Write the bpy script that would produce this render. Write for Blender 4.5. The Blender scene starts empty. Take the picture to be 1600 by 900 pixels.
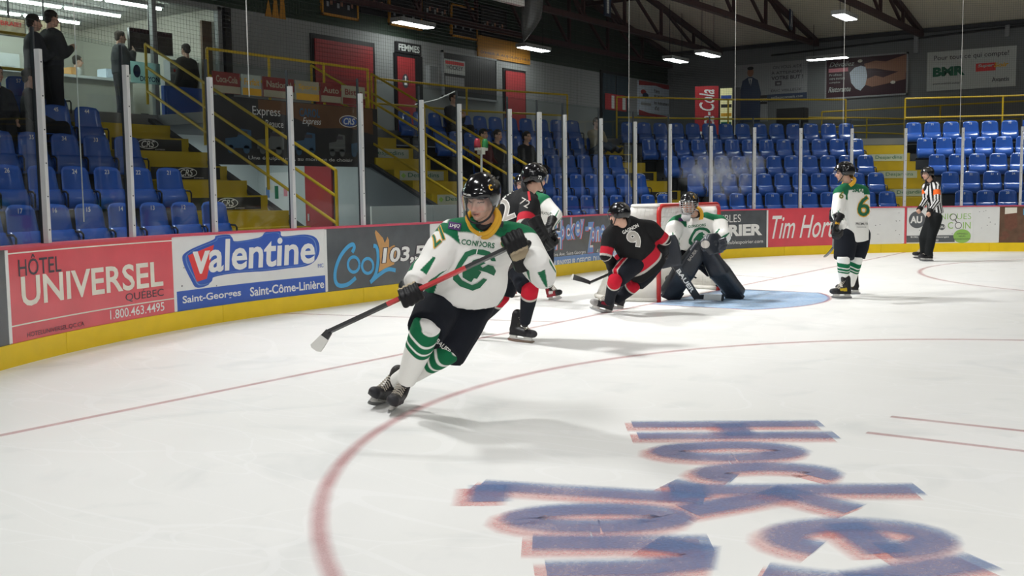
import bpy, bmesh, math, random
import numpy as np
from mathutils import Vector, Matrix, geometry
from mathutils.bvhtree import BVHTree
random.seed(7)
RNG = np.random.default_rng(7)
SC = bpy.context.scene
COL = SC.collection
# ------------------------------------------------------------------ camera
CAM_POS = Vector((-13.136, -6.130, 1.428))
YAW, PITCH, ROLL, FPX = math.radians(55.313), math.radians(5.161), math.radians(-0.685), 1640.87
_fw = Vector((math.sin(YAW) * math.cos(PITCH), math.cos(YAW) * math.cos(PITCH), -math.sin(PITCH)))
_rt = Vector((math.cos(YAW), -math.sin(YAW), 0))
_up = _rt.cross(_fw)
CR = _rt * math.cos(ROLL) + _up * math.sin(ROLL)
CU = _up * math.cos(ROLL) - _rt * math.sin(ROLL)
CF = _fw
cam = bpy.data.cameras.new('camera')
cam.sensor_width = 36.0
cam.lens = 36.0 * FPX / 1600
cam.clip_start = 0.05
cam_o = bpy.data.objects.new('camera', cam)
COL.objects.link(cam_o)
m = Matrix((CR, CU, -CF)).transposed().to_4x4()
m.translation = CAM_POS
cam_o.matrix_world = m
SC.camera = cam_o
# ------------------------------------------------------------------ world, exposure
w = bpy.data.worlds.new('world'); SC.world = w; w.use_nodes = True
w.node_tree.nodes['Background'].inputs[0].default_value = (.75, .85, 1, 1)
w.node_tree.nodes['Background'].inputs[1].default_value = 0.045
vs = SC.view_settings
vs.view_transform = 'Standard'; vs.look = 'None'; vs.gamma = 1; vs.use_curve_mapping = False
vs.exposure = -0.08
SC.cycles.transparent_max_bounces = 24
SC.cycles.max_bounces = 8
# ------------------------------------------------------------------ the arena's high lamps above the ice (all above the frame), then added fill lamps
def area(name, loc, target, sx, sy, power, spread=110, col=(1, 1, .985)):
    l = bpy.data.lights.new(name, 'AREA'); l.shape = 'RECTANGLE'; l.size = sx; l.size_y = sy
    l.energy = power; l.color = col; l.spread = math.radians(spread)
    o = bpy.data.objects.new(name, l); COL.objects.link(o); o.location = loc
    o.rotation_euler = (Vector(target) - Vector(loc)).to_track_quat('-Z', 'Y').to_euler()
    return o
for x in (-10.5, -3.5, 3.5, 10.5):                 # two long rows over the rink
    for y in (-1.5, -7, -13):
        area('rink_lamp', (x, y, 8.3 if abs(x) < 5 else 7.4), (x * .93, y + (2.5 if y < -10 else -.2), 0), 2.4, 1.0, (120 if y < -10 else 104) * (1 if x < -5 else .52 if x < 0 else .40), 130)
for x in (-12.5, -6.5, -0.5, 5.5):                 # row over the end zone
    area('end_zone_lamp', (x, 4.3, 8.0), (x + 3.0, -.6, 0), 1.0, .8, 265 if x < 0 else 190, 100)
for loc, tgt in (((15.2, .6, 6.7), (15.8, .0, 1.0)), ((15.6, -2.5, 6.7), (16.4, -2.2, 1.0))):   # unseen lamps added to brighten the far right seats
    area('stand_fill_lamp', loc, tgt, 1.2, .4, 70, 95)
for loc in ((-17.0, -10.5, 5.4), (-16.0, -14.0, 5.4), (-17.0, -4.0, 5.4)):   # added frontal fill from the camera side, brightens the players' fronts
    area('near_fill_lamp', loc, (-5.5, -.5, .9), 1.6, .5, 46, 100)

TMP = bpy.data.scenes.new('workbench')            # scratch scene for modifiers and lettering, removed at the end
def tmp_mesh(o):
    TMP.collection.objects.link(o)
    with bpy.context.temp_override(scene=TMP, view_layer=TMP.view_layers[0]): dg = bpy.context.evaluated_depsgraph_get()
    m_ = bpy.data.meshes.new_from_object(o.evaluated_get(dg), depsgraph=dg); TMP.collection.objects.unlink(o)
    return m_
# ------------------------------------------------------------------ small helpers
def at_depth(px, py, d):
    return CAM_POS + CF * d + CR * ((px - 800) / FPX * d) - CU * ((py - 449.25) / FPX * d)
def at_plane(px, py, axis, val):
    dr = CF + CR * ((px - 800) / FPX) - CU * ((py - 449.25) / FPX)
    t = (val - CAM_POS[axis]) / dr[axis]
    return CAM_POS + dr * t
def nodes(mat):
    mat.use_nodes = True
    nt = mat.node_tree
    return nt, nt.nodes, nt.links, nt.nodes['Principled BSDF']
MATS = {}
def M(name, col=(.5, .5, .5), rough=.5, metal=0., var=.08, scale=14., bump=0., bscale=60., coat=0., emit=0., spec=.5, sheen=0.):
    if name in MATS: return MATS[name]
    mat = bpy.data.materials.new(name); nt, N, L, b = nodes(mat)
    b.inputs['Roughness'].default_value = rough; b.inputs['Metallic'].default_value = metal
    b.inputs['Coat Weight'].default_value = coat; b.inputs['Specular IOR Level'].default_value = spec
    tc = N.new('ShaderNodeTexCoord')
    if var > 0:
        nz = N.new('ShaderNodeTexNoise'); nz.inputs['Scale'].default_value = scale; nz.inputs['Detail'].default_value = 4
        L.new(tc.outputs['Object'], nz.inputs['Vector'])
        mx = N.new('ShaderNodeMix'); mx.data_type = 'RGBA'
        mx.inputs['A'].default_value = (*[c * (1 - var) for c in col], 1)
        mx.inputs['B'].default_value = (*[min(1, c * (1 + var)) for c in col], 1)
        L.new(nz.outputs['Fac'], mx.inputs['Factor']); L.new(mx.outputs['Result'], b.inputs['Base Color'])
    else:
        b.inputs['Base Color'].default_value = (*col, 1)
    if bump > 0:
        n2 = N.new('ShaderNodeTexNoise'); n2.inputs['Scale'].default_value = bscale; n2.inputs['Detail'].default_value = 3
        L.new(tc.outputs['Object'], n2.inputs['Vector'])
        bp = N.new('ShaderNodeBump'); bp.inputs['Strength'].default_value = bump; bp.inputs['Distance'].default_value = .01
        L.new(n2.outputs['Fac'], bp.inputs['Height']); L.new(bp.outputs['Normal'], b.inputs['Normal'])
    if emit > 0:
        b.inputs['Emission Color'].default_value = (*col, 1); b.inputs['Emission Strength'].default_value = emit
    MATS[name] = mat
    return mat
def glass_mat(name, tint=(.95, .97, .96), refl=.06, rough=.02, haze=0.):
    mat = bpy.data.materials.new(name); nt, N, L, b = nodes(mat); N.remove(b)
    out = N['Material Output']
    tr = N.new('ShaderNodeBsdfTransparent'); tr.inputs[0].default_value = (*tint, 1)
    gl = N.new('ShaderNodeBsdfGlossy'); gl.inputs['Roughness'].default_value = rough
    fr = N.new('ShaderNodeLayerWeight'); fr.inputs['Blend'].default_value = .12
    mth = N.new('ShaderNodeMath'); mth.operation = 'MULTIPLY_ADD'; mth.inputs[1].default_value = .5; mth.inputs[2].default_value = refl * .5
    L.new(fr.outputs['Fresnel'], mth.inputs[0])
    mix = N.new('ShaderNodeMixShader'); L.new(mth.outputs[0], mix.inputs[0]); L.new(tr.outputs[0], mix.inputs[1]); L.new(gl.outputs[0], mix.inputs[2])
    if haze > 0:
        df = N.new('ShaderNodeBsdfDiffuse'); df.inputs[0].default_value = (.8, .85, .88, 1)
        tc = N.new('ShaderNodeTexCoord'); nz = N.new('ShaderNodeTexNoise'); nz.inputs['Scale'].default_value = 2.2; nz.inputs['Detail'].default_value = 5
        L.new(tc.outputs['Object'], nz.inputs['Vector'])
        mr = N.new('ShaderNodeMapRange'); mr.inputs[1].default_value = .45; mr.inputs[2].default_value = .8; mr.inputs[3].default_value = haze * .3; mr.inputs[4].default_value = haze * 2
        L.new(nz.outputs['Fac'], mr.inputs[0])
        m2 = N.new('ShaderNodeMixShader'); L.new(mr.outputs[0], m2.inputs[0]); L.new(mix.outputs[0], m2.inputs[1]); L.new(df.outputs[0], m2.inputs[2])
        L.new(m2.outputs[0], out.inputs[0])
    else:
        L.new(mix.outputs[0], out.inputs[0])
    MATS[name] = mat
    return mat
def attr_mat(name, rough=.7, bump=.25, bscale=300., spec=.3, coat=0.):
    """colour from the mesh's own pattern attribute (dyed cloth, skin)"""
    if name in MATS: return MATS[name]
    mat = bpy.data.materials.new(name); nt, N, L, b = nodes(mat)
    a = N.new('ShaderNodeAttribute'); a.attribute_name = 'Col'
    L.new(a.outputs['Color'], b.inputs['Base Color'])
    b.inputs['Roughness'].default_value = rough; b.inputs['Specular IOR Level'].default_value = spec; b.inputs['Coat Weight'].default_value = coat
    tc = N.new('ShaderNodeTexCoord'); n2 = N.new('ShaderNodeTexNoise'); n2.inputs['Scale'].default_value = bscale
    L.new(tc.outputs['Object'], n2.inputs['Vector'])
    bp = N.new('ShaderNodeBump'); bp.inputs['Strength'].default_value = bump; bp.inputs['Distance'].default_value = .004
    L.new(n2.outputs['Fac'], bp.inputs['Height']); L.new(bp.outputs['Normal'], b.inputs['Normal'])
    MATS[name] = mat
    return mat

def tag(o, label=None, cat=None, group=None, kind=None):
    if label: o['label'] = label
    if cat: o['category'] = cat
    if group: o['group'] = group
    if kind: o['kind'] = kind
    return o
def link(o, parent=None):
    COL.objects.link(o)
    if parent is not None: o.parent = parent
    return o
def empty(name, loc=(0, 0, 0), label=None, cat=None, group=None):
    o = bpy.data.objects.new(name, None); COL.objects.link(o); o.location = loc
    o.empty_display_size = .1
    return tag(o, label, cat, group)
def setparent(o, parent):
    """parts are modelled in world coordinates; keep them there under a thing that stands at its base"""
    o.parent = parent
    o.matrix_parent_inverse = world_of(parent).inverted()
def world_of(o):
    mm = o.matrix_basis.copy()
    if o.parent: mm = world_of(o.parent) @ o.matrix_parent_inverse @ mm
    return mm
def mesh(name, V, F, mat, parent=None, smooth=False, me_only=False):
    me = bpy.data.meshes.new(name); me.from_pydata([tuple(v) for v in V], [], F)
    if mat: me.materials.append(mat)
    if smooth: me.polygons.foreach_set('use_smooth', [True] * len(me.polygons))
    me.update()
    if me_only: return me
    o = bpy.data.objects.new(name, me); COL.objects.link(o)
    if parent is not None: setparent(o, parent)
    return o
class MB:
    def __init__(s): s.V = []; s.F = []
    def add(s, V, F):
        n = len(s.V); s.V += [Vector(v) for v in V]; s.F += [tuple(i + n for i in f) for f in F]; return s
    def box(s, c, sz, X=(1, 0, 0), Y=(0, 1, 0), Z=(0, 0, 1)):
        c = Vector(c); X = Vector(X) * sz[0] / 2; Y = Vector(Y) * sz[1] / 2; Z = Vector(Z) * sz[2] / 2
        V = [c + X * a + Y * b + Z * d for d in (-1, 1) for a, b in ((-1, -1), (1, -1), (1, 1), (-1, 1))]
        return s.add(V, [(3, 2, 1, 0), (4, 5, 6, 7), (0, 1, 5, 4), (1, 2, 6, 5), (2, 3, 7, 6), (3, 0, 4, 7)])
    def bar(s, a, b, w, h=None, up=(0, 0, 1)):
        a = Vector(a); b = Vector(b); Z = (b - a); L = Z.length; Z.normalize()
        X = Vector(up).cross(Z)
        if X.length < 1e-4: X = Vector((1, 0, 0)).cross(Z)
        X.normalize(); Y = Z.cross(X)
        return s.box((a + b) / 2, (w, h or w, L), X, Y, Z)
    def tube(s, pts, r, seg=8, caps=True):
        pts = [Vector(p) for p in pts]; n = len(pts)
        rr = r if isinstance(r, (list, tuple)) else [r] * n
        T = []
        for i in range(n):
            t = (pts[min(i + 1, n - 1)] - pts[max(i - 1, 0)])
            T.append(t.normalized() if t.length > 1e-9 else Vector((0, 0, 1)))
        u = T[0].orthogonal().normalized(); V = []; F = []
        for i in range(n):
            u = (u - T[i] * u.dot(T[i]))
            u = u.normalized() if u.length > 1e-6 else T[i].orthogonal().normalized()
            v = T[i].cross(u)
            V += [pts[i] + (u * math.cos(2 * math.pi * k / seg) + v * math.sin(2 * math.pi * k / seg)) * rr[i] for k in range(seg)]
        for i in range(n - 1):
            for k in range(seg):
                k2 = (k + 1) % seg
                F.append((i * seg + k, i * seg + k2, (i + 1) * seg + k2, (i + 1) * seg + k))
        if caps: F += [tuple(range(seg))[::-1], tuple((n - 1) * seg + k for k in range(seg))]
        return s.add(V, F)
    def loft(s, rings, seg=20, p=2.0):
        """rings: (centre, U, V) ellipses (superellipse exponent p)"""
        V = []; F = []; n = len(rings)
        for c, U, W in rings:
            c = Vector(c); U = Vector(U); W = Vector(W)
            for k in range(seg):
                a = 2 * math.pi * k / seg; ca, sa = math.cos(a), math.sin(a)
                V.append(c + U * math.copysign(abs(ca) ** (2 / p), ca) + W * math.copysign(abs(sa) ** (2 / p), sa))
        for i in range(n - 1):
            for k in range(seg):
                k2 = (k + 1) % seg
                F.append((i * seg + k, i * seg + k2, (i + 1) * seg + k2, (i + 1) * seg + k))
        F += [tuple(range(seg))[::-1], tuple((n - 1) * seg + k for k in range(seg))]
        return s.add(V, F)
    def ball(s, c, r, seg=14, rings=9, X=(1, 0, 0), Y=(0, 1, 0), Z=(0, 0, 1)):
        c = Vector(c); r = r if isinstance(r, (tuple, list)) else (r, r, r)
        X, Y, Z = Vector(X), Vector(Y), Vector(Z); V = [c + Z * r[2]]; F = []
        for i in range(1, rings):
            th = math.pi * i / rings
            for k in range(seg):
                a = 2 * math.pi * k / seg
                V.append(c + X * r[0] * math.sin(th) * math.cos(a) + Y * r[1] * math.sin(th) * math.sin(a) + Z * r[2] * math.cos(th))
        V.append(c - Z * r[2]); e = len(V) - 1
        for k in range(seg):
            k2 = (k + 1) % seg
            F.append((0, 1 + k, 1 + k2)); F.append((e, e - seg + k2, e - seg + k))
            for i in range(rings - 2):
                a = 1 + i * seg
                F.append((a + k, a + seg + k, a + seg + k2, a + k2))
        return s.add(V, F)
    def chain(s, pts, radii, seg=12):
        """tapered capsules joined at their joints"""
        for i in range(len(pts)):
            s.ball(pts[i], radii[i], seg, 7)
            if i: s.tube([pts[i - 1], pts[i]], [radii[i - 1], radii[i]], seg)
        return s
    def obj(s, name, mat, parent=None, smooth=False): return mesh(name, s.V, s.F, mat, parent, smooth)

# ------------------------------------------------------------------ flat print: lettering and shapes as thin meshes
_TC = {}
def text2d(txt, bold=0., shear=0., space=1.):
    key = (txt, bold, shear, space)
    if key in _TC: return _TC[key]
    cu = bpy.data.curves.new('t', 'FONT'); cu.body = txt; cu.size = 1; cu.offset = bold; cu.shear = shear; cu.space_character = space
    cu.resolution_u = 3; cu.fill_mode = 'FRONT'
    o = bpy.data.objects.new('t', cu); me = tmp_mesh(o)
    V = np.array([v.co[:2] for v in me.vertices]) if len(me.vertices) else np.zeros((1, 2))
    F = [tuple(p.vertices) for p in me.polygons]
    bpy.data.objects.remove(o); bpy.data.curves.remove(cu); bpy.data.meshes.remove(me)
    mn, mx = V.min(0), V.max(0)
    V = (V - (mn + mx) / 2) / (mx - mn + 1e-9)          # unit box, centred
    asp = (mx - mn)[0] / max((mx - mn)[1], 1e-6)
    _TC[key] = (V, F, asp)
    return _TC[key]
def text_shape(txt, cx, cy, w=None, h=None, bold=0., shear=0., space=1., rot=0.):
    V, F, asp = text2d(txt, bold, shear, space)
    if w is None: w = h * asp
    if h is None: h = w / asp
    P = V * np.array([w, h])
    if rot: c, s_ = math.cos(rot), math.sin(rot); P = P @ np.array([[c, s_], [-s_, c]])
    return [(x + cx, y + cy) for x, y in P], F
def poly_shape(pts):
    tri = geometry.tessellate_polygon([[Vector((x, y, 0)) for x, y in pts]])
    F = []
    for t in tri:
        a, b, c = [pts[i] for i in t]
        F.append(tuple(t) if (b[0] - a[0]) * (c[1] - a[1]) - (b[1] - a[1]) * (c[0] - a[0]) > 0 else tuple(t)[::-1])
    return list(pts), F
def rect_shape(x0, y0, x1, y1, nx=1):
    V = []; F = []
    for i in range(nx + 1):
        x = x0 + (x1 - x0) * i / nx; V += [(x, y0), (x, y1)]
    for i in range(nx): F.append((2 * i, 2 * i + 2, 2 * i + 3, 2 * i + 1))
    return V, F
def ell_shape(cx, cy, rx, ry, n=28, a0=0, a1=None):
    return [(cx + rx * math.cos(2 * math.pi * k / n), cy + ry * math.sin(2 * math.pi * k / n)) for k in range(n)], [tuple(range(n))]
def ring_shape(cx, cy, rx, ry, wd, a0=0., a1=360., n=36, tilt=0.):
    V = []; F = []
    for k in range(n + 1):
        a = math.radians(a0 + (a1 - a0) * k / n)
        for q in (1, 0):
            x, y = (rx - wd * (1 - q)) * math.cos(a), (ry - wd * (1 - q)) * math.sin(a)
            V.append((cx + x + y * tilt, cy + y))
    for k in range(n): F.append((2 * k + 1, 2 * k, 2 * k + 2, 2 * k + 3))
    return V, F
def stroke_shape(pts, wd):
    """a brush stroke of given width along a polyline"""
    P = [Vector((x, y)) for x, y in pts]; n = len(P); V = []; F = []
    ww = wd if isinstance(wd, (list, tuple)) else [wd] * n
    for i in range(n):
        t = (P[min(i + 1, n - 1)] - P[max(i - 1, 0)]).normalized(); nn = Vector((-t.y, t.x)) * ww[i] / 2
        V += [tuple(P[i] + nn), tuple(P[i] - nn)]
    for i in range(n - 1): F.append((2 * i + 1, 2 * i + 3, 2 * i + 2, 2 * i))
    return V, F
def smooth_pts(pts, n=8, closed=False):
    P = [np.array(p, float) for p in pts]; out = []; k = len(P)
    rng = range(k if closed else k - 1)
    for i in rng:
        g = lambda j: P[j % k] if closed else P[min(max(j, 0), k - 1)]
        p0, p1, p2, p3 = g(i - 1), g(i), g(i + 1), g(i + 2)
        for t in np.linspace(0, 1, n, endpoint=False):
            out.append(.5 * ((2 * p1) + (-p0 + p2) * t + (2 * p0 - 5 * p1 + 4 * p2 - p3) * t * t + (-p0 + 3 * p1 - 3 * p2 + p3) * t ** 3))
    if not closed: out.append(P[-1])
    return [tuple(q) for q in out]
def merge(*shapes):
    V = []; F = []
    for v, f in shapes:
        n = len(V); V += list(v); F += [tuple(i + n for i in q) for q in f]
    return V, F
def dense(shape, L):
    """split long edges so a print can follow a curved surface"""
    bm = bmesh.new(); vs_ = [bm.verts.new((x, y, 0)) for x, y in shape[0]]
    for f in shape[1]:
        try: bm.faces.new([vs_[i] for i in f])
        except ValueError: pass
    bmesh.ops.triangulate(bm, faces=bm.faces[:])
    for _ in range(6):
        ed = [e for e in bm.edges if e.calc_length() > L]
        if not ed: break
        bmesh.ops.subdivide_edges(bm, edges=ed, cuts=1)
        bmesh.ops.triangulate(bm, faces=[f for f in bm.faces if len(f.verts) > 3])
    bm.verts.index_update()
    r = ([(v.co.x, v.co.y) for v in bm.verts], [tuple(v.index for v in f.verts) for f in bm.faces]); bm.free()
    return r
def printed(name, shape, mapper, mat, parent):
    if getattr(mapper, 'curved', False): shape = dense(shape, .14)
    V = [mapper(x, y) for x, y in shape[0]]
    return mesh(name, V, shape[1], mat, parent)
def plane_map(o, ux, uy, eps=.004):
    o = Vector(o); ux = Vector(ux).normalized(); uy = Vector(uy).normalized(); n = ux.cross(uy).normalized()
    return lambda x, y: o + ux * x + uy * y + n * eps
# ------------------------------------------------------------------ rink plan: straight end, round corners, straight sides
W, E, R, BH = 13.227, 3.437, 9.107, 1.027
ST = W - R
def path(s, off=0.):
    """s runs along the inner face of the boards from the middle of the end; off is outwards. -> point, tangent, outward normal"""
    sg = 1 if s >= 0 else -1; a = abs(s)
    if a <= ST: p, t, n = (a, E + off), (1, 0), (0, 1)
    else:
        th = (a - ST) / R
        if th <= math.pi / 2:
            p = (ST + (R + off) * math.sin(th), E - R + (R + off) * math.cos(th)); t = (math.cos(th), -math.sin(th)); n = (math.sin(th), math.cos(th))
        else:
            p = (W + off, E - R - (a - ST - R * math.pi / 2)); t = (0, -1); n = (1, 0)
    return Vector((sg * p[0], p[1], 0)), Vector((t[0], sg * t[1], 0)), Vector((sg * n[0], n[1], 0))
def s_at(L, off):
    """arc length measured on the offset curve -> s"""
    sg = 1 if L >= 0 else -1; a = abs(L)
    if a <= ST: return L
    q = (a - ST) / (R + off)
    if q <= math.pi / 2: return sg * (ST + q * R)
    return sg * (ST + R * math.pi / 2 + a - ST - (R + off) * math.pi / 2)
def L_at(s, off):
    sg = 1 if s >= 0 else -1; a = abs(s)
    if a <= ST: return s
    q = (a - ST) / R
    if q <= math.pi / 2: return sg * (ST + q * (R + off))
    return sg * (ST + (R + off) * math.pi / 2 + a - ST - R * math.pi / 2)
_S = np.linspace(-13, 20, 3301)
_A = np.array([math.atan2(path(s)[0].x - CAM_POS.x, path(s)[0].y - CAM_POS.y) for s in _S])
def board_sz(px, py):
    dr = CF + CR * ((px - 800) / FPX) - CU * ((py - 449.25) / FPX)
    az = math.atan2(dr.x, dr.y)
    s = float(np.interp(az, _A, _S))
    p = path(s)[0]
    t = math.hypot(p.x - CAM_POS.x, p.y - CAM_POS.y) / math.hypot(dr.x, dr.y)
    return s, CAM_POS.z + dr.z * t
def strip(s0, s1, o0, o1, z0, z1, step=.35):
    n = max(1, int(abs(s1 - s0) / step)); V = []; F = []
    for i in range(n + 1):
        s = s0 + (s1 - s0) * i / n
        for o, z in ((o0, z0), (o0, z1), (o1, z1), (o1, z0)):
            p = path(s, o)[0]; V.append((p.x, p.y, z))
    for i in range(n):
        a = 4 * i
        for k in range(4):
            k2 = (k + 1) % 4; F.append((a + k, a + k2, a + 4 + k2, a + 4 + k))
    F += [(3, 2, 1, 0), (4 * n, 4 * n + 1, 4 * n + 2, 4 * n + 3)]
    return V, [f[::-1] for f in F]
# ------------------------------------------------------------------ ice
def ice_material():
    mat = bpy.data.materials.new('ice'); nt, N, L, b = nodes(mat)
    tc = N.new('ShaderNodeTexCoord')
    def noise(sc, det=5, vec=None, dist=0.):
        n = N.new('ShaderNodeTexNoise'); n.inputs['Scale'].default_value = sc; n.inputs['Detail'].default_value = det; n.inputs['Distortion'].default_value = dist
        L.new(vec or tc.outputs['Object'], n.inputs['Vector']); return n
    def ramp(src, p0, p1, c0, c1):
        r = N.new('ShaderNodeValToRGB'); r.color_ramp.elements[0].position = p0; r.color_ramp.elements[1].position = p1
        r.color_ramp.elements[0].color = (*c0, 1); r.color_ramp.elements[1].color = (*c1, 1); L.new(src, r.inputs[0]); return r
    def mix(f, a, c, t='MIX'):
        x = N.new('ShaderNodeMix'); x.data_type = 'RGBA'; x.blend_type = t
        if isinstance(f, float): x.inputs['Factor'].default_value = f
        else: L.new(f, x.inputs['Factor'])
        for k, v in (('A', a), ('B', c)):
            if isinstance(v, tuple): x.inputs[k].default_value = v
            else: L.new(v, x.inputs[k])
        return x.outputs['Result']
    big = ramp(noise(.35, 4).outputs['Fac'], .3, .75, (.84, .84, .81), (.90, .90, .885))
    worn = ramp(noise(1.3, 6, dist=1.2).outputs['Fac'], .55, .78, (1, 1, 1), (.88, .895, .90))
    col = mix(1., big.outputs[0], worn.outputs[0], 'MULTIPLY')
    # skate cuts: thin stretched voronoi edges in a few directions
    sc_out = None
    for ang, sc_, thin in ((.3, .55, .006), (1.2, .8, .005), (2.2, .45, .007), (2.8, 1.1, .006)):
        mp = N.new('ShaderNodeMapping'); mp.inputs['Rotation'].default_value[2] = ang; mp.inputs['Scale'].default_value = (sc_, sc_ * .33, 1)
        L.new(tc.outputs['Object'], mp.inputs[0])
        wv = noise(.8, 2, mp.outputs[0])
        ad = N.new('ShaderNodeVectorMath'); ad.operation = 'MULTIPLY_ADD'; ad.inputs[1].default_value = (2.6,) * 3
        L.new(wv.outputs['Color'], ad.inputs[0]); L.new(mp.outputs[0], ad.inputs[2])
        v = N.new('ShaderNodeTexVoronoi'); v.feature = 'DISTANCE_TO_EDGE'; v.inputs['Scale'].default_value = 1.0; L.new(ad.outputs[0], v.inputs['Vector'])
        lt = N.new('ShaderNodeMath'); lt.operation = 'LESS_THAN'; lt.inputs[1].default_value = thin; L.new(v.outputs['Distance'], lt.inputs[0])
        if sc_out is None: sc_out = lt.outputs[0]
        else:
            mxn = N.new('ShaderNodeMath'); mxn.operation = 'MAXIMUM'; L.new(sc_out, mxn.inputs[0]); L.new(lt.outputs[0], mxn.inputs[1]); sc_out = mxn.outputs[0]
    f = N.new('ShaderNodeMath'); f.operation = 'MULTIPLY'; f.inputs[1].default_value = .22; L.new(sc_out, f.inputs[0])
    col = mix(f.outputs[0], col, (.98, .98, .98, 1))
    L.new(col, b.inputs['Base Color'])
    rg = N.new('ShaderNodeMapRange'); rg.inputs[3].default_value = .26; rg.inputs[4].default_value = .55
    L.new(noise(2.5, 6).outputs['Fac'], rg.inputs[0]); L.new(rg.outputs[0], b.inputs['Roughness'])
    b.inputs['Specular IOR Level'].default_value = .14
    bp = N.new('ShaderNodeBump'); bp.inputs['Strength'].default_value = .12; bp.inputs['Distance'].default_value = .004
    L.new(noise(40, 4).outputs['Fac'], bp.inputs['Height']); L.new(bp.outputs['Normal'], b.inputs['Normal'])
    MATS['ice'] = mat
    return mat
ice_material()
V = []; n = 0
Sx = np.linspace(-(ST + R * math.pi / 2), ST + R * math.pi / 2, 90)
V = [path(s, .02)[0] for s in Sx] + [Vector((W + .02, -26, 0)), Vector((-W - .02, -26, 0))]
floor = mesh('floor', V, [tuple(range(len(V)))[::-1]], MATS['ice'])
tag(floor, 'white scratched ice surface of the rink with red lines', None, None, 'structure')
def paint_mat(name, col, dens=.8, soft=.5, nscale=120):
    """pigment frozen under the ice: soft, speckled, part-hidden by snow"""
    mat = bpy.data.materials.new(name); nt, N, L, b = nodes(mat); out = N['Material Output']
    b.inputs['Base Color'].default_value = (*col, 1); b.inputs['Roughness'].default_value = .35; b.inputs['Specular IOR Level'].default_value = .3
    tr = N.new('ShaderNodeBsdfTransparent')
    a = N.new('ShaderNodeAttribute'); a.attribute_name = 'edge'
    tc = N.new('ShaderNodeTexCoord')
    n1 = N.new('ShaderNodeTexNoise'); n1.inputs['Scale'].default_value = nscale; n1.inputs['Detail'].default_value = 6; L.new(tc.outputs['Object'], n1.inputs['Vector'])
    n2 = N.new('ShaderNodeTexNoise'); n2.inputs['Scale'].default_value = 3; n2.inputs['Detail'].default_value = 5; L.new(tc.outputs['Object'], n2.inputs['Vector'])
    r1 = N.new('ShaderNodeMapRange'); r1.inputs[1].default_value = .25; r1.inputs[2].default_value = .75; r1.inputs[3].default_value = 1 - soft; r1.inputs[4].default_value = 1.0; L.new(n1.outputs['Fac'], r1.inputs[0])
    r2 = N.new('ShaderNodeMapRange'); r2.inputs[1].default_value = .3; r2.inputs[2].default_value = .7; r2.inputs[3].default_value = 1.0; r2.inputs[4].default_value = .62; L.new(n2.outputs['Fac'], r2.inputs[0])
    p1 = N.new('ShaderNodeMath'); p1.operation = 'MULTIPLY'; L.new(r1.outputs[0], p1.inputs[0]); L.new(r2.outputs[0], p1.inputs[1])
    p2 = N.new('ShaderNodeMath'); p2.operation = 'MULTIPLY'; L.new(p1.outputs[0], p2.inputs[0]); L.new(a.outputs['Fac'], p2.inputs[1])
    p3 = N.new('ShaderNodeMath'); p3.operation = 'MULTIPLY'; p3.inputs[1].default_value = dens; L.new(p2.outputs[0], p3.inputs[0])
    mx = N.new('ShaderNodeMixShader'); L.new(p3.outputs[0], mx.inputs[0]); L.new(tr.outputs[0], mx.inputs[1]); L.new(b.outputs[0], mx.inputs[2]); L.new(mx.outputs[0], out.inputs[0])
    MATS[name] = mat
    return mat
RED_ICE = paint_mat('red_line_paint', (.52, .10, .12), .52, .35)
BLUE_ICE = paint_mat('crease_blue_paint', (.32, .55, .85), .75, .3, 30)
LOGO_BLUE = paint_mat('ice_logo_blue', (.17, .26, .48), .84, .4, 60)
LOGO_RED = paint_mat('ice_logo_red', (.74, .27, .26), .62, .45, 60)
def set_edge(o, vals):
    a = o.data.attributes.new('edge', 'FLOAT', 'POINT'); a.data.foreach_set('value', vals)
def soft_band(name, pts, wd, mat, z=.0012, soft=.02, closed=False):
    n = len(pts); P = [Vector((p[0], p[1], 0)) for p in pts]; V = []; e = []; F = []
    for i in range(n):
        t = ((P[(i + 1) % n] - P[(i - 1) % n]) if closed else (P[min(i + 1, n - 1)] - P[max(i - 1, 0)])).normalized(); nn = Vector((-t.y, t.x, 0))
        for q, v in ((wd / 2 + soft, 0), (wd / 2 - soft * .6, 1), (-wd / 2 + soft * .6, 1), (-wd / 2 - soft, 0)):
            V.append(P[i] + nn * q + Vector((0, 0, z))); e.append(float(v))
    for i in range(n if closed else n - 1):
        a = 4 * i; b_ = 4 * ((i + 1) % n)
        for k in range(3): F.append((a + k + 1, b_ + k + 1, b_ + k, a + k))
    o = mesh(name, V, F, mat, floor); set_edge(o, e); return o
def gx(y): return ST + math.sqrt(max(0, R * R - (y - (E - R)) ** 2)) if y > E - R else W
soft_band('goal_line', [(-gx(0) + .02, 0), (0, 0), (gx(0) - .02, 0)], .055, RED_ICE, soft=.012)
for sx in (-1, 1):
    soft_band('trapezoid_line', [(sx * 3.35, 0), (sx * 4.25, E - .02)], .05, RED_ICE, soft=.012)
    c = (sx * 6.7, -6.1)
    soft_band('face_off_circle', [(c[0] + 4.57 * math.cos(a), c[1] + 4.57 * math.sin(a)) for a in np.linspace(0, 2 * math.pi, 120, endpoint=False)], .055, RED_ICE, soft=.03, closed=True)
    for qx in (-1, 1):
        for qy in (-1, 1):
            x, y = c[0] + qx * .26, c[1] + qy * .6
            soft_band('face_off_mark', [(x + qx * .86, y), (x, y), (x, y + qy * 1.12)], .05, RED_ICE, soft=.012)
    o = soft_band('face_off_spot', [(c[0] + .15 * math.cos(a), c[1] + .15 * math.sin(a)) for a in np.linspace(0, 2 * math.pi, 24, endpoint=False)], .3, RED_ICE, soft=.02, closed=True)
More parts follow.
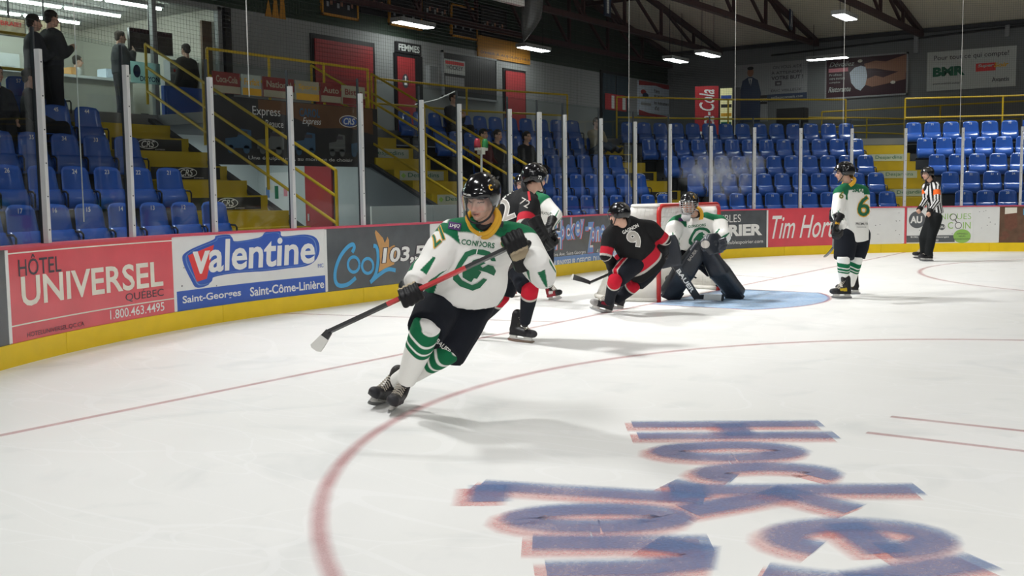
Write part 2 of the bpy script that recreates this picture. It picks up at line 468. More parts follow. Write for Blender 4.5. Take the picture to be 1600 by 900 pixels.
# crease: blue half round with red outline
cp = [(-1.22, 0), (-1.22, -1.37)] + [(1.83 * math.cos(a), 1.83 * math.sin(a)) for a in np.linspace(math.radians(228.2), math.radians(311.8), 18)] + [(1.22, -1.37), (1.22, 0)]
o = mesh('goal_crease', [(x, y, .0008) for x, y in cp], [tuple(range(len(cp)))], BLUE_ICE, floor); set_edge(o, [1.] * len(cp))
soft_band('crease_outline', cp, .05, RED_ICE, z=.0016, soft=.012)
# sponsor lettering under the ice, drawn with fat soft strokes
def ell_pts(a0, a1, n=16): return [(.5 * math.cos(math.radians(a)), .5 * math.sin(math.radians(a))) for a in np.linspace(a0, a1, n)]
GLYPH = {'H': [[(-.5, -.5), (-.42, .5)], [(.42, -.5), (.5, .5)], [(-.45, .02), (.45, .02)]], 'o': [ell_pts(0, 360, 22)], 'c': [ell_pts(50, 320)], 'k': [[(-.5, -.5), (-.4, .5)], [(.5, .16), (-.42, -.10)], [(-.2, -.05), (.5, -.5)]],
         'e': [[(-.46, .0), (.48, .08)], ell_pts(8, 318, 20)], 'y': [[(-.5, .5), (.02, -.1)], [(.5, .5), (.05, -.2), (-.25, -.5)]], 'Z': [[(-.5, .42), (-.3, .5), (.45, .5)], [(.45, .5), (-.45, -.5)], [(-.45, -.5), (.5, -.5)]], 'n': [[(-.5, -.5), (-.44, .5)], [(-.46, .2), (-.1, .48), (.3, .42), (.46, .1), (.5, -.5)]]}
def ice_letters(rows, O, ex, ey, dz):
    O = Vector((*O, 0)); ex = Vector((*ex, 0)); ey = Vector((*ey, 0)); k = 0
    for mat, sw, du, dv, z in ((LOGO_RED, .20, .06, -.045, 0), (LOGO_BLUE, .165, 0, 0, .0012)):
        for ch, a, b_, wd, ht in rows:
            for st in GLYPH[ch]:
                q = smooth_pts(st, 4) if len(st) == 3 and ch in 'ny' else st
                P2 = [O + ex * (a + du + x * (wd - .17)) + ey * (b_ + dv + y * (ht - .17)) for x, y in q]
                if len(P2) == 2: P2 = [P2[0].lerp(P2[1], t) for t in (-.06 / max(.2, ht), .33, .66, 1 + .06 / max(.2, ht))]
                soft_band('ice_letter', P2, sw, mat, dz + z + k * 2e-5, .035, closed=False); k += 1
ice_letters([('H', .08, .02, .50, 1.22), ('o', .60, -.10, .44, .86), ('c', 1.06, .0, .42, .74), ('k', 1.50, .06, .50, 1.25), ('e', 2.06, .14, .52, .78), ('y', 2.52, .08, .50, 1.0),
             ('Z', 1.36, -.92, .44, 1.12), ('o', 1.76, -.91, .42, .84), ('n', 2.24, -.84, .48, .8), ('e', 2.7, -.8, .44, .75)], (-7.25, -3.62), (-.826, -.565), (.565, -.826), .0018)

# ------------------------------------------------------------------ dasher boards, panels with adverts, posts and glass
boards = empty('rink_boards', (0, E, 0), 'white dasher boards with sponsor panels, yellow kick plate and glass around the ice', 'rink boards')
M('panel_white', (.80, .81, .80), .3, var=.04, scale=6, coat=.3); M('panel_red', (.70, .075, .10), .3, var=.18, scale=3, coat=.4)
M('panel_grey', (.085, .095, .105), .35, var=.35, scale=5, coat=.3); M('panel_blue', (.035, .085, .33), .35, var=.1, coat=.3)
M('kick_yellow', (.88, .62, .008), .42, var=.1, scale=5); M('cap_red', (.60, .08, .13), .4); M('board_back', (.55, .56, .56), .6)
M('ink_white', (.84, .84, .82), .4, var=.05); M('ink_cream', (.82, .78, .68), .4, var=.12, scale=9); M('ink_dark', (.07, .06, .075), .5); M('ink_blue', (.03, .10, .46), .4)
M('ink_sky', (.07, .38, .70), .4); M('ink_red', (.75, .05, .05), .4); M('ink_orange', (.62, .33, .12), .45, var=.15); M('ink_lime', (.30, .55, .12), .45)
M('ink_lightblue', (.16, .29, .58), .45, var=.12); M('ink_green', (.01, .16, .07), .5); M('ink_brown', (.14, .075, .045), .5, var=.5, scale=7); M('ink_gold', (.80, .42, .02), .45); M('ink_pink', (.78, .28, .33), .45)
M('ink_grey', (.11, .12, .13), .45); M('alu', (.74, .75, .75), .38, .35, var=.04); M('dark_gap', (.03, .035, .04), .6)
SEND0, SEND1 = -12.5, 19.0
PAN = [(SEND0, -8.44, 'panel_grey'), (-8.42, -5.97, 'panel_red'), (-5.95, -3.49, 'panel_white'), (-3.47, -1.36, 'panel_grey'), (-1.34, 1.5, 'panel_white'), (1.52, 4.28, 'panel_grey'), (4.3, 6.7, 'panel_white'),
       (6.72, 8.85, 'panel_grey'), (8.87, 11.2, 'panel_red'), (11.22, 12.24, 'panel_white'), (12.33, 13.77, 'panel_white'), (13.79, 14.33, 'panel_white'), (14.35, 16.6, 'ink_brown'), (16.62, SEND1, 'panel_white')]
panels = []
for s0, s1, mt in PAN:
    o = mesh('advert_panel', *strip(s0, s1, 0, .03, .195, BH - .025, .1), MATS[mt], boards); panels.append(o)
mesh('goal_line_stripe', *strip(12.25, 12.32, -.003, .03, .0, BH - .02), MATS['panel_red'], boards)
edges = np.linspace(SEND0, SEND1, 14)
for a, b_ in zip(edges[:-1], edges[1:]): mesh('kick_plate', *strip(a + .003, b_ - .003, -.014, .03, -.02, .195), MATS['kick_yellow'], boards)
for a, b_ in zip(edges[:-1], edges[1:]): mesh('cap_rail', *strip(a, b_, -.012, .16, BH - .025, BH), MATS['cap_red'], boards)
mesh('board_frame', *strip(SEND0, SEND1, .03, .13, -.02, BH - .025), MATS['board_back'], boards)
for s0, s1, mt in PAN[:-1]: mesh('joint_strip', *strip(s1 - .012, s1 + .03, -.004, .02, .2, BH - .03), MATS['panel_white'], boards)
POSTS = [-11.57, -10.3, -9.04, -7.77, -6.52, -5.245, -3.97, -2.715, -1.45, -.57, .75, 1.61, 2.41, 3.66, 4.91, 6.07, 7.31, 8.53, 9.75, 11.02, 12.28, 13.55, 14.79, 16.05, 17.3, 18.56]
glass_mat('rink_glass', (.90, .93, .93), .03, .015, .004); glass_mat('visor_glass', (.93, .95, .97), .10, .03)
ZP, ZG = 2.76, 2.96
for i, s in enumerate(POSTS):
    p, t, nn = path(s, .045)
    wd = .075 if i in (11,) else .046
    b_ = MB().box((p.x, p.y, (BH + ZP) / 2), (wd, .05, ZP - BH), t, nn)
    po = b_.obj('post', MATS['alu'], boards)
    MB().box((p.x + nn.x * .05, p.y + nn.y * .05, (BH + ZG) / 2), (.018, .03, ZG - BH), t, nn).obj('gasket', MATS['dark_gap'], po)
    mb = MB()
    for z in np.arange(BH + .12, ZP, .3):
        q = p - nn * .026; mb.box((q.x, q.y, z), (.012, .006, .012), t, nn)
    tag(mb.obj('screw', MATS['dark_gap'], po), kind='stuff')
    if i + 1 < len(POSTS):
        a = path(s + .013, .095)[0]; c = path(POSTS[i + 1] - .013, .095)[0]; d_ = (c - a); L_ = d_.length; d_.normalize(); n2 = Vector((-d_.y, d_.x, 0))
        cc = (a + c) / 2
        MB().box((cc.x, cc.y, (BH + ZG) / 2), (L_, .012, ZG - BH), d_, n2).obj('glass_pane', MATS['rink_glass'], boards)
# white translucent patches on the corner panes, thinning towards their rims
def glass_patch(sc, zc, rs, rz, k):
    mat = bpy.data.materials.get('pale_patch')
    if mat is None:
        mat = bpy.data.materials.new('pale_patch'); nt, N, L, b = nodes(mat); N.remove(b); out = N['Material Output']
        tr = N.new('ShaderNodeBsdfTransparent'); df = N.new('ShaderNodeBsdfDiffuse'); df.inputs[0].default_value = (.85, .88, .92, 1); tl = N.new('ShaderNodeBsdfTranslucent'); tl.inputs[0].default_value = (.85, .88, .92, 1)
        ad = N.new('ShaderNodeMixShader'); ad.inputs[0].default_value = .4; L.new(df.outputs[0], ad.inputs[1]); L.new(tl.outputs[0], ad.inputs[2])
        a = N.new('ShaderNodeAttribute'); a.attribute_name = 'edge'; tc = N.new('ShaderNodeTexCoord'); nz = N.new('ShaderNodeTexNoise'); nz.inputs['Scale'].default_value = 3.5; nz.inputs['Detail'].default_value = 7; L.new(tc.outputs['Object'], nz.inputs['Vector'])
        mr = N.new('ShaderNodeMapRange'); mr.inputs[1].default_value = .3; mr.inputs[2].default_value = .75; mr.inputs[3].default_value = .1; mr.inputs[4].default_value = .62; L.new(nz.outputs['Fac'], mr.inputs[0])
        mu_ = N.new('ShaderNodeMath'); mu_.operation = 'MULTIPLY'; L.new(mr.outputs[0], mu_.inputs[0]); L.new(a.outputs['Fac'], mu_.inputs[1]); mx = N.new('ShaderNodeMixShader'); L.new(mu_.outputs[0], mx.inputs[0]); L.new(tr.outputs[0], mx.inputs[1]); L.new(ad.outputs[0], mx.inputs[2]); L.new(mx.outputs[0], out.inputs[0])
    V = []; F = []; e = []; n = 14
    for j in range(n + 1):
        for i in range(n + 1):
            x, y = i / n * 2 - 1, j / n * 2 - 1; s_ = sc + x * rs; i0 = max(q for q in range(len(POSTS)) if POSTS[q] <= s_); a = path(POSTS[i0] + .013, .086)[0]; c = path(POSTS[i0 + 1] - .013, .086)[0]; p = a.lerp(c, (s_ - POSTS[i0]) / (POSTS[i0 + 1] - POSTS[i0])); V.append((p.x, p.y, zc + y * rz)); e.append(max(0., 1 - (x * x + y * y)) ** .8)
    for j in range(n):
        for i in range(n): q = j * (n + 1) + i; F.append((q, q + 1, q + n + 2, q + n + 1))
    o = mesh('pale_patch', V, F, mat, boards); at_ = o.data.attributes.new('edge', 'FLOAT', 'POINT'); at_.data.foreach_set('value', e)
for px_, py_, rs_, rz_ in ((1112, 268, .95, .40), (1142, 275, .7, .52), (1180, 255, .4, .25)):
    s_, z_ = board_sz(px_, py_); glass_patch(s_, z_, rs_, rz_, 0)
# ---- prints on the panels: everything is laid out on the board surface (s along, z up)
def bmap(eps):
    f = lambda x, y: path(x, -eps)[0] + Vector((0, 0, y))
    f.curved = True
    return f
def btext(pan, txt, px0, py0, px1, py1, mat, bold=0., shear=0., eps=.003, space=1., name='lettering'):
    """px0,py0 top left and px1,py1 bottom right of the word where it stands on the panel"""
    s0, za = board_sz(px0, (py0 + py1) / 2); s1, _ = board_sz(px1, (py0 + py1) / 2)
    h = None; _, zt = board_sz((px0 + px1) / 2, py0); _, zb = board_sz((px0 + px1) / 2, py1)
    sh = text_shape(txt, (s0 + s1) / 2, (zt + zb) / 2, s1 - s0, zt - zb, bold, shear, space)
    return printed(name, sh, bmap(eps), MATS[mat], pan)
def brect(pan, s0, s1, z0, z1, mat, eps=.002, name='print'):
    return printed(name, rect_shape(s0, z0, s1, z1, max(1, int((s1 - s0) / .1))), bmap(eps), MATS[mat], pan)
def bz(pan, fx, fz):
    s0, s1, _ = PAN[panels.index(pan)]
    return s0 + (s1 - s0) * fx, .195 + (BH - .22) * fz
def ptext(pan, txt, fx0, fx1, fz0, fz1, mat, bold=0., shear=0., eps=.003, rot=0.):
    a, z0 = bz(pan, fx0, fz0); c, z1 = bz(pan, fx1, fz1)
    return printed('lettering', text_shape(txt, (a + c) / 2, (z0 + z1) / 2, c - a, z1 - z0, bold, shear, 1., rot), bmap(eps), MATS[mat], pan)
P = panels[1]
ptext(P, 'HÔTEL', .06, .31, .70, .93, 'ink_dark', .005); ptext(P, 'UNIVERSEL', .07, .93, .37, .70, 'ink_cream', .02); ptext(P, 'QUÉBEC', .69, .93, .225, .36, 'ink_dark')
ptext(P, '1.800.463.4495', .59, .93, .045, .16, 'ink_white', .005); ptext(P, 'HOTELUNIVERSEL.QC.CA', .09, .43, .025, .085, 'ink_dark')
for fz in (.955, .185): a = bz(P, 0, fz); c = bz(P, .995, fz); brect(P, a[0], c[0], a[1] - .006, a[1] + .006, 'ink_cream')
P = panels[2]
a = bz(P, 0, 0); c = bz(P, 1, .27); brect(P, a[0], c[0], a[1], c[1], 'ink_blue', .0015)
ptext(P, 'Saint-Georges', .04, .42, .07, .20, 'ink_white', .02); ptext(P, 'Saint-Côme-Linière', .48, .985, .07, .205, 'ink_white', .02)
vl = [(.085, .80), (.25, .93), (.27, .98), (.36, .985), (.39, .89), (.52, .91), (.57, .94), (.60, 1.0), (.69, 1.0), (.71, .92), (.86, .93), (.94, .86), (.96, .68), (.93, .52), (.86, .44), (.74, .43), (.60, .42), (.46, .43), (.34, .43), (.235, .40), (.21, .31), (.135, .29), (.10, .40), (.05, .68)]
def vshape(k):
    cx = sum(q[0] for q in vl) / len(vl); cy = sum(q[1] for q in vl) / len(vl)
    return [bz(P, cx + (x - cx) * k, cy + (y - cy) * (k - (1 - k) * .6)) for x, y in smooth_pts(vl, 5, True)]
printed('logo', poly_shape(vshape(1.0)), bmap(.0022), MATS['ink_blue'], P)
printed('logo', poly_shape(vshape(.955)), bmap(.0030), MATS['ink_lightblue'], P)
printed('logo', poly_shape(vshape(.94)), bmap(.0037), MATS['ink_blue'], P)
printed('logo', poly_shape([bz(P, *q) for q in ((.085, .74), (.255, .86), (.20, .40), (.135, .37))]), bmap(.0044), MATS['ink_red'], P)
ptext(P, 'valentine', .115, .925, .475, .93, 'ink_white', .022, .08, .0055); ptext(P, 'MC', .945, .985, .40, .46, 'ink_blue')
P = panels[3]                       # script word, flame and frequency
def bs(pts, wd, mat, eps=.003, sm=True):
    q = [board_sz(x, y) for x, y in pts]; q = smooth_pts(q, 6) if sm else q
    return printed('lettering', stroke_shape(q, wd), bmap(eps), MATS[mat], P)
def fpx(pts): return [(500 + x * .1445, 340 + y * .1445) for x, y in pts]
flame = fpx([(600, 130), (640, 170), (660, 195), (680, 215), (695, 260), (700, 270), (720, 225), (728, 200), (745, 240), (745, 320), (800, 290), (830, 320), (800, 500), (700, 545), (632, 585), (650, 480), (640, 330), (610, 230), (592, 160)])
printed('logo', poly_shape([board_sz(*q) for q in flame]), bmap(.0024), MATS['ink_orange'], P)
bs(fpx([(345, 372), (368, 320), (350, 285), (290, 320), (215, 420), (165, 560), (165, 680), (210, 730), (300, 715), (385, 645)]), .055, 'ink_sky', .004)
bs(fpx([(575, 300), (605, 310), (622, 370), (622, 480), (600, 600), (555, 680)]), .055, 'ink_sky', .0045); bs(fpx([(540, 695), (640, 610), (730, 555), (815, 565)]), .055, 'ink_sky', .0051)
for cx, cy, rx, ry in ((362, 502, 62, 82), (513, 517, 60, 80)):
    bs(fpx([(cx + rx * math.cos(a), cy + ry * math.sin(a)) for a in np.linspace(0, 2 * math.pi, 14)]), .042, 'ink_sky', .0036)
btext(P, '103,5', 595, 383, 664, 413, 'ink_dark', .07, .12, .0052); btext(P, '103,5', 596.5, 384.5, 662.5, 411.5, 'ink_white', .03, .12, .006)
P = panels[4]; ptext(P, 'BEAUCE', .2, .8, .35, .7, 'ink_blue', .02) if False else None
P = panels[5]
a = bz(P, 0, 0); c = bz(P, 1, .17); brect(P, a[0], c[0], a[1], c[1], 'ink_lightblue', .0015)
hz = [('H', 66, 190, 130, 590), ('o', 150, 222, 218, 445), ('c', 235, 303, 198, 442), ('k', 298, 382, 85, 432), ('e', 384, 462, 140, 388), ('y', 452, 526, 112, 418), ('-', 540, 596, 232, 300), ('Z', 572, 676, 160, 640), ('o', 636, 694, 245, 475), ('n', 694, 778, 228, 468), ('e', 776, 852, 198, 442)]
for hk, (ch, x0, x1, y0, y1) in enumerate(hz):
    for mt, bold, dx, dy, eps in (('ink_red', .05, 8, 8, .002), ('ink_white', .05, 0, 0, .0028), ('ink_lightblue', .015, 0, 0, .0038)):
        btext(P, ch, 860 + (x0 + dx) * .1, 330 + (y0 + dy) * .1, 860 + (x1 + dx) * .1, 330 + (y1 + dy) * .1, mt, bold, .1, eps + hk * .00006)
btext(P, '11655, 1re Ave, Saint-Georges', 848, 393, 915, 400, 'ink_white', .0); btext(P, '418.228.5566', 932, 386.5, 967, 393, 'ink_white', .0)
btext(P, 'FOURNISSEUR OFFICIEL DU COOL', 858, 402, 953, 412, 'ink_white', .02)
P = panels[7]
ptext(P, 'MEUBLES', .22, .66, .70, .90, 'ink_white', -.005); ptext(P, 'POIRIER', .16, .94, .33, .64, 'ink_white', .05); ptext(P, 'meublespoirier.com', .44, .95, .10, .22, 'ink_white')
P = panels[8]; ptext(P, 'Tim Hortons', .05, 1.0, .22, .84, 'ink_white', .006, .38)
P = panels[10]
def ell_b(pan, fx, fz, rx, rz, mt, eps): a, z = bz(pan, fx, fz); return printed('logo', ell_shape(a, z, rx, rz), bmap(eps), MATS[mt], pan)
ell_b(P, .16, .66, .19, .19, 'ink_grey', .002); ptext(P, 'AU', .05, .24, .56, .76, 'ink_white', .04, 0, .003); ptext(P, 'NIQUES', .52, .99, .63, .82, 'ink_lime', -.01)
ell_b(P, .55, .45, .07, .07, 'ink_grey', .002); ptext(P, 'DU', .51, .59, .42, .485, 'ink_white', .02, 0, .003); ptext(P, 'C', .64, .72, .40, .58, 'ink_lime'); ptext(P, 'IN', .87, .985, .40, .58, 'ink_lime')
for fx, fz in ((.72, .72), (.80, .49)):
    a, z = bz(P, fx, fz); printed('logo', ring_shape(a, z, .075, .075, .012), bmap(.0036), MATS['ink_dark'], P); ell_b(P, fx, fz, .06, .06, 'ink_white', .003)
a, z = bz(P, .745, .645); c, z2 = bz(P, .775, .58); printed('logo', stroke_shape([(a, z), (c, z2)], .02), bmap(.004), MATS['ink_dark'], P)
a = bz(P, .0, .03); c = bz(P, .75, .22); brect(P, a[0], c[0], a[1], c[1], 'ink_grey', .002); ptext(P, '9190, boul. Saint-Georges', .06, .66, .14, .20, 'ink_white', .01); ptext(P, '418 228-0000', .34, .5, .05, .11, 'ink_white', .01)
ell_b(P, .86, .19, .19, .155, 'ink_lime', .0028)
ptext(P, 'APPAREILS', .78, .94, .235, .28, 'ink_dark', 0, 0, .004); ptext(P, 'NEUFS', .81, .91, .165, .21, 'ink_dark', 0, 0, .004); ptext(P, 'RECONDITIONNÉS', .73, .99, .09, .14, 'ink_dark', 0, 0, .004)
P = panels[12]
s0 = 14.42
printed('print', poly_shape([(14.47, .98), (14.72, .98), (14.72, .86), (14.47, .83)]), bmap(.002), MATS['ink_cream'], P)
M('ink_choc', (.17, .07, .045), .35, var=.3, scale=20)
printed('print', poly_shape([(14.46, .83), (14.72, .86), (14.74, .55), (14.60, .46), (14.48, .52)]), bmap(.0024), MATS['ink_choc'], P)
for k in range(16): printed('print', ell_shape(14.42 + RNG.random() * 1.9, .24 + RNG.random() * .3, .05 + .04 * RNG.random(), .035 + .03 * RNG.random(), 12), bmap(.0028 + k * 1e-4), MATS['ink_choc'], P)
printed('lettering', text_shape('Pralines', 15.1, .88, .5, .14, 0), bmap(.003), MATS['ink_sky'], P)
# puck marks on the white panels
M('puck_mark', (.18, .18, .19), .7)
for P, k in ((panels[9], 12), (panels[10], 6), (panels[11], 8), (panels[2], 10)):
    s0, s1, _ = PAN[panels.index(P)]
    sh = [ell_shape(s0 + .05 + RNG.random() * (s1 - s0 - .1), .25 + RNG.random() * .7, .006 + .008 * RNG.random(), .006 + .006 * RNG.random(), 8) for _ in range(k)]
    tag(printed('puck_marks', merge(*sh), bmap(.0018), MATS['puck_mark'], P), kind='stuff')

# ------------------------------------------------------------------ stands, stairs, rails
M('concrete', (.20, .205, .215), .8, var=.15, scale=3, bump=.2); M('concrete_dark', (.05, .053, .06), .85, var=.2); M('step_yellow', (.50, .36, .012), .6, var=.18, scale=5)
M('rail_yellow', (.55, .38, .012), .45, var=.1); M('riser_dark', (.018, .018, .02), .5); M('riser_white', (.45, .50, .47), .5)
O0, TR, RI, Z0 = 1.5, .9, .46, .5          # first row offset, tread, rise, first row floor
def half(phi): return ST + R * math.radians(phi)
ARC_C, ARC_E = 25.0, 57.5
def wall_hit(p, n):
    t = 1e9
    if n.y > 1e-6: t = min(t, (10.6 - p.y) / n.y)
    if abs(n.x) > 1e-6: t = min(t, ((20.8 if n.x > 0 else -20.8) - p.x) / n.x)
    return p + n * t
def tier(name, s0, s1, o0, o1, z0, z1, mat): return tag(mesh(name, *strip(s0, s1, o0, o1, z0, z1, .5), mat), kind='structure')
secs = {'left': (-14.0, -3.62), 'right': (3.62, 20.5)}
for nm, (a, b_) in secs.items():
    for i in range(5):
        oc = O0 + TR * i
        o = tier('trim_%d' % (i + 1 + (5 if nm == 'right' else 0)), a, b_, oc - .6, oc + .3 if i < 4 else oc + .32, Z0 + RI * (i - 1) if i else -.02, Z0 + RI * i, MATS['concrete_dark'])
tag(mesh('floor_aisle', *strip(-14, 20.5, .14, .9, -.06, .02, .5), MATS['concrete_dark']), kind='structure')
# concourse slab at the top of the rows
V = []; F = []; ss = np.concatenate([np.linspace(-14, -1.86, 24), np.linspace(-1.85, 1.85, 6), np.linspace(1.86, 20.5, 40)])
for s in ss:
    p, t, nn = path(s, O0 + TR * 4 + .32)
    if abs(s) < 1.856: p = Vector((s, 7.62, 0))
    q = wall_hit(p, nn)
    for z in (2.8, 2.62): V += [(p.x, p.y, z), (q.x, q.y, z)]
for i in range(len(ss) - 1):
    a = 4 * i; F += [(a, a + 4, a + 5, a + 1), (a + 2, a + 3, a + 7, a + 6), (a, a + 2, a + 6, a + 4)]
tag(mesh('floor_concourse', V, F, MATS['concrete']), kind='structure')
ZC = 2.8
def stairs(label, s_mid, half_w, words, wmat, imat, s_left=None, s_right=None, big=False):
    """two steps per row; every second riser carries a sponsor strip"""
    p0, t, nn = path(s_mid, .8)
    th = empty('stairs', p0, label, 'stairs')
    for k in range(10):
        o = .82 + .45 * k; z = Z0 + .23 * (k - 1) + .23
        p = path(s_mid, o + .25)[0]; d = .5
        zt = z + .02
        MB().box((p.x, p.y, zt / 2), (half_w * 2, d, zt), t, nn).obj('step', MATS['step_yellow'], th)
        if k % 2 == 0:
            f = path(s_mid, o)[0] - nn * .006
            pl = MB().box((f.x, f.y, zt - .115), (half_w * 1.62, .01, .18), t, nn).obj('riser_sign', MATS[wmat], th)
            mp = plane_map((f.x, f.y, zt - .115), t, (0, 0, 1), .007)
            if words == 'CRS':
                printed('lettering', text_shape('CRS', 0, .01, .24, .10, .01, .3), mp, MATS[imat], pl); printed('logo', ring_shape(0, .01, .19, .075, .012), mp, MATS[imat], pl)
                printed('lettering', text_shape('EXPRESS', .22, -.07, .18, .018), mp, MATS[imat], pl)
            else:
                printed('lettering', text_shape(words, .04, 0, half_w * 1.15, .11, .005), mp, MATS[imat], pl); printed('logo', poly_shape([(-half_w * .78, 0), (-half_w * .69, .05), (-half_w * .60, 0), (-half_w * .69, -.05)]), mp, MATS['ink_lime'], pl)
    return th
M('dj_ink', (.03, .16, .11), .5)
stairs('yellow stairs with black CRS strips, beside the left seats', -2.82, .78, 'CRS', 'riser_dark', 'ink_white')
stairs('yellow stairs with white Desjardins strips, right of the mural', 2.75, .82, 'Desjardins', 'riser_white', 'dj_ink')
stairs('yellow stairs with black CRS strips, behind the goal net', half(ARC_C), .55, 'CRS', 'riser_dark', 'ink_white')
stairs('yellow stairs with white Desjardins strips, behind the referee', half(ARC_E), .6, 'Desjardins', 'riser_white', 'dj_ink')
def rail(label, pts, heights, mat='rail_yellow', r=.024, posts=None, group='yellow handrails', base=None):
    pts = [Vector(p) for p in pts]
    th = empty('handrail', base or pts[0], label, 'railing', group)
    for h in heights: MB().tube([p + Vector((0, 0, h)) for p in pts], r, 8).obj('rail_bar', MATS[mat], th)
    for k in (posts if posts is not None else range(len(pts))):
        MB().tube([pts[k], pts[k] + Vector((0, 0, heights[0]))], r, 8).obj('rail_post', MATS[mat], th)
    return th
def srl(x, y0, y1, n=4): return [(x, y0 + (y1 - y0) * k / (n - 1), Z0 + .06 + (y0 + (y1 - y0) * k / (n - 1) - 4.3) * RI / TR) for k in range(n)]
rail('yellow handrail descending beside the CRS stairs, left of the tunnel', srl(-1.90, 4.75, 9.05), (1.0, .62, .22))
rail('yellow handrail descending along the right side of the tunnel', srl(1.93, 4.75, 9.05), (1.0, .62, .22))
rail('yellow handrail on the far side of the stairs right of the mural', srl(3.62, 4.75, 9.0), (1.0, .6))
def top_rail(label, s0, s1, step=1.5):
    n = max(2, int((s1 - s0) / step) + 1)
    return rail(label, [path(s, O0 + TR * 4 + .42)[0] + Vector((0, 0, ZC)) for s in np.linspace(s0, s1, n)], (1.07, .55), group='concourse rails')
top_rail('yellow concourse rail above the left block of seats', -11, -3.7)
top_rail('yellow concourse rail above the middle block of seats', 3.7, half(ARC_C) - .45)
top_rail('yellow concourse rail in front of the drinks machine', half(ARC_C) + .5, half(ARC_E) - .5)
top_rail('yellow concourse rail below the white hardware banner', half(ARC_E) + .5, 20)
# wheelchair ramp rails at the far side
rail('sloping yellow ramp rail behind the far right seats', [(19.9, 6.0, ZC - .0), (19.9, 3.4, ZC - .15), (19.9, .8, ZC - .35)], (.95, .5), group='ramp rails')
rail('level yellow ramp rail against the far right wall', [(20.5, 5.0, ZC), (20.5, 1.4, ZC), (20.5, -2.4, ZC), (20.5, -5, ZC)], (1.1, .6), group='ramp rails')
# tunnel between the two centre stairs
M('tunnel_grey', (.20, .22, .235), .75, var=.1, scale=2); M('tunnel_white', (.55, .60, .60), .6, var=.06); M('door_red', (.38, .035, .04), .45, var=.1)
def side_wall(nm, x, z_extra):
    P = [(4.6, 0), (9.05, 0), (9.05, ZC), (4.6, Z0 + .02)]
    V = [(x + dx, y, z) for dx in (-.05, .05) for y, z in P]
    tag(mesh(nm, V, [(0, 1, 2, 3), (7, 6, 5, 4), (0, 4, 5, 1), (1, 5, 6, 2), (2, 6, 7, 3), (3, 7, 4, 0)], MATS['tunnel_grey']), kind='structure')
side_wall('wall_tunnel_left', -1.98, 0); side_wall('wall_tunnel_right', 1.87, 0)
for x in (-1.98, 1.87):
    tag(MB().bar((x, 4.6, Z0 + .03), (x, 9.05, ZC + .01), .14, .05).obj('trim_20' if x < 0 else 'trim_21', MATS['concrete_dark']), kind='structure')
tag(mesh('wall_tunnel_back', [(-1.93, 10.55, 0), (1.82, 10.55, 0), (1.82, 10.55, 2.62), (-1.93, 10.55, 2.62)], [(0, 1, 2, 3)], MATS['tunnel_white']), kind='structure')
tag(mesh('wall_tunnel_right_inner', [(1.8, 7.6, 0), (1.8, 10.55, 0), (1.8, 10.55, 2.62), (1.8, 7.6, 2.62)], [(3, 2, 1, 0)], MATS['tunnel_white']), kind='structure')
mr = tag(MB().box((-.02, 7.53, 2.38), (3.75, .06, .86)).obj('wall_tunnel_header', MATS['concrete_dark']), kind='structure')
d = tag(MB().box((1.76, 8.76, 1.03), (.05, .72, 2.06)).obj('door_1', MATS['door_red']), 'red steel door in the tunnel under the mural', None, None, 'structure')
MB().box((1.72, 9.02, 1.0), (.04, .03, .14)).obj('door_handle', MATS['alu'], d)
nb = tag(MB().box((1.78, 9.95, 1.45), (.03, .7, .9)).obj('notice_board', MATS['panel_white']), 'white notice sheets on the tunnel wall', 'notice board')
for k in range(5): MB().box((1.76, 9.7 + .13 * k, 1.5 + .08 * (k % 2)), (.006, .1, .16 + .05 * (k % 3))).obj('notice', MATS[('ink_pink', 'ink_white', 'ink_green', 'ink_cream', 'ink_lightblue')[k]], nb)
tl = empty('tunnel_fill_lamp', (0, 9.0, 2.6), 'unseen lamp added inside the tunnel to brighten its walls', 'ceiling lamp'); MB().box((0, 9.0, 2.585), (1.2, .2, .05)).obj('housing', M('lamp_body', (.35, .36, .36), .5), tl); MB().box((0, 9.0, 2.552), (1.1, .14, .012)).obj('diffuser', M('tunnel_fill_glow', (.93, 1., .96), .4, var=0, emit=70.), tl); M('lamp_on', (.93, 1., .96), .4, var=0, emit=16.)  # added fixture hidden behind the header, put in to brighten the tunnel
# mural above the tunnel mouth
M('mural_dark', (.03, .028, .03), .35, var=.3, scale=2); M('mural_orange', (.15, .065, .025), .4, var=.3, scale=2.5); M('mural_blue', (.05, .12, .22), .4); M('mural_grey', (.15, .16, .16), .4)
mu = empty('mural', (0, 7.46, 1.96), 'dark truck mural lettered Express Beauce over the tunnel mouth', 'mural')
MB().box((.06, 7.47, 2.5), (3.96, .05, 1.1)).obj('board', MATS['mural_dark'], mu)
mp = plane_map((-.02, 7.445, 2.5), (1, 0, 0), (0, 0, 1), .003); mp2 = plane_map((-.02, 7.445, 2.5), (1, 0, 0), (0, 0, 1), .006)
printed('print', poly_shape([(-.9, .54), (1.93, .54), (1.93, .06), (1.3, .16), (.5, .12), (-.2, .30), (-.9, .38)]), mp, MATS['mural_orange'], mu)
printed('lettering', text_shape('Express', -.72, .33, .62, .19), mp2, MATS['ink_white'], mu); printed('lettering', text_shape('Beauce', -.55, .15, .40, .12), mp2, MATS['ink_white'], mu)
printed('lettering', text_shape('CAROL', .28, .38, .5, .15, .03), mp2, MATS['mural_blue'], mu); printed('lettering', text_shape('Express', .33, .22, .46, .15, 0, .4), mp2, MATS['ink_white'], mu)
printed('logo', ell_shape(1.28, .28, .2, .09), mp2, MATS['ink_blue'], mu); printed('lettering', text_shape('CRS', 1.28, .28, .3, .12, .02, .25), plane_map((-.02, 7.445, 2.5), (1, 0, 0), (0, 0, 1), .009), MATS['ink_white'], mu)
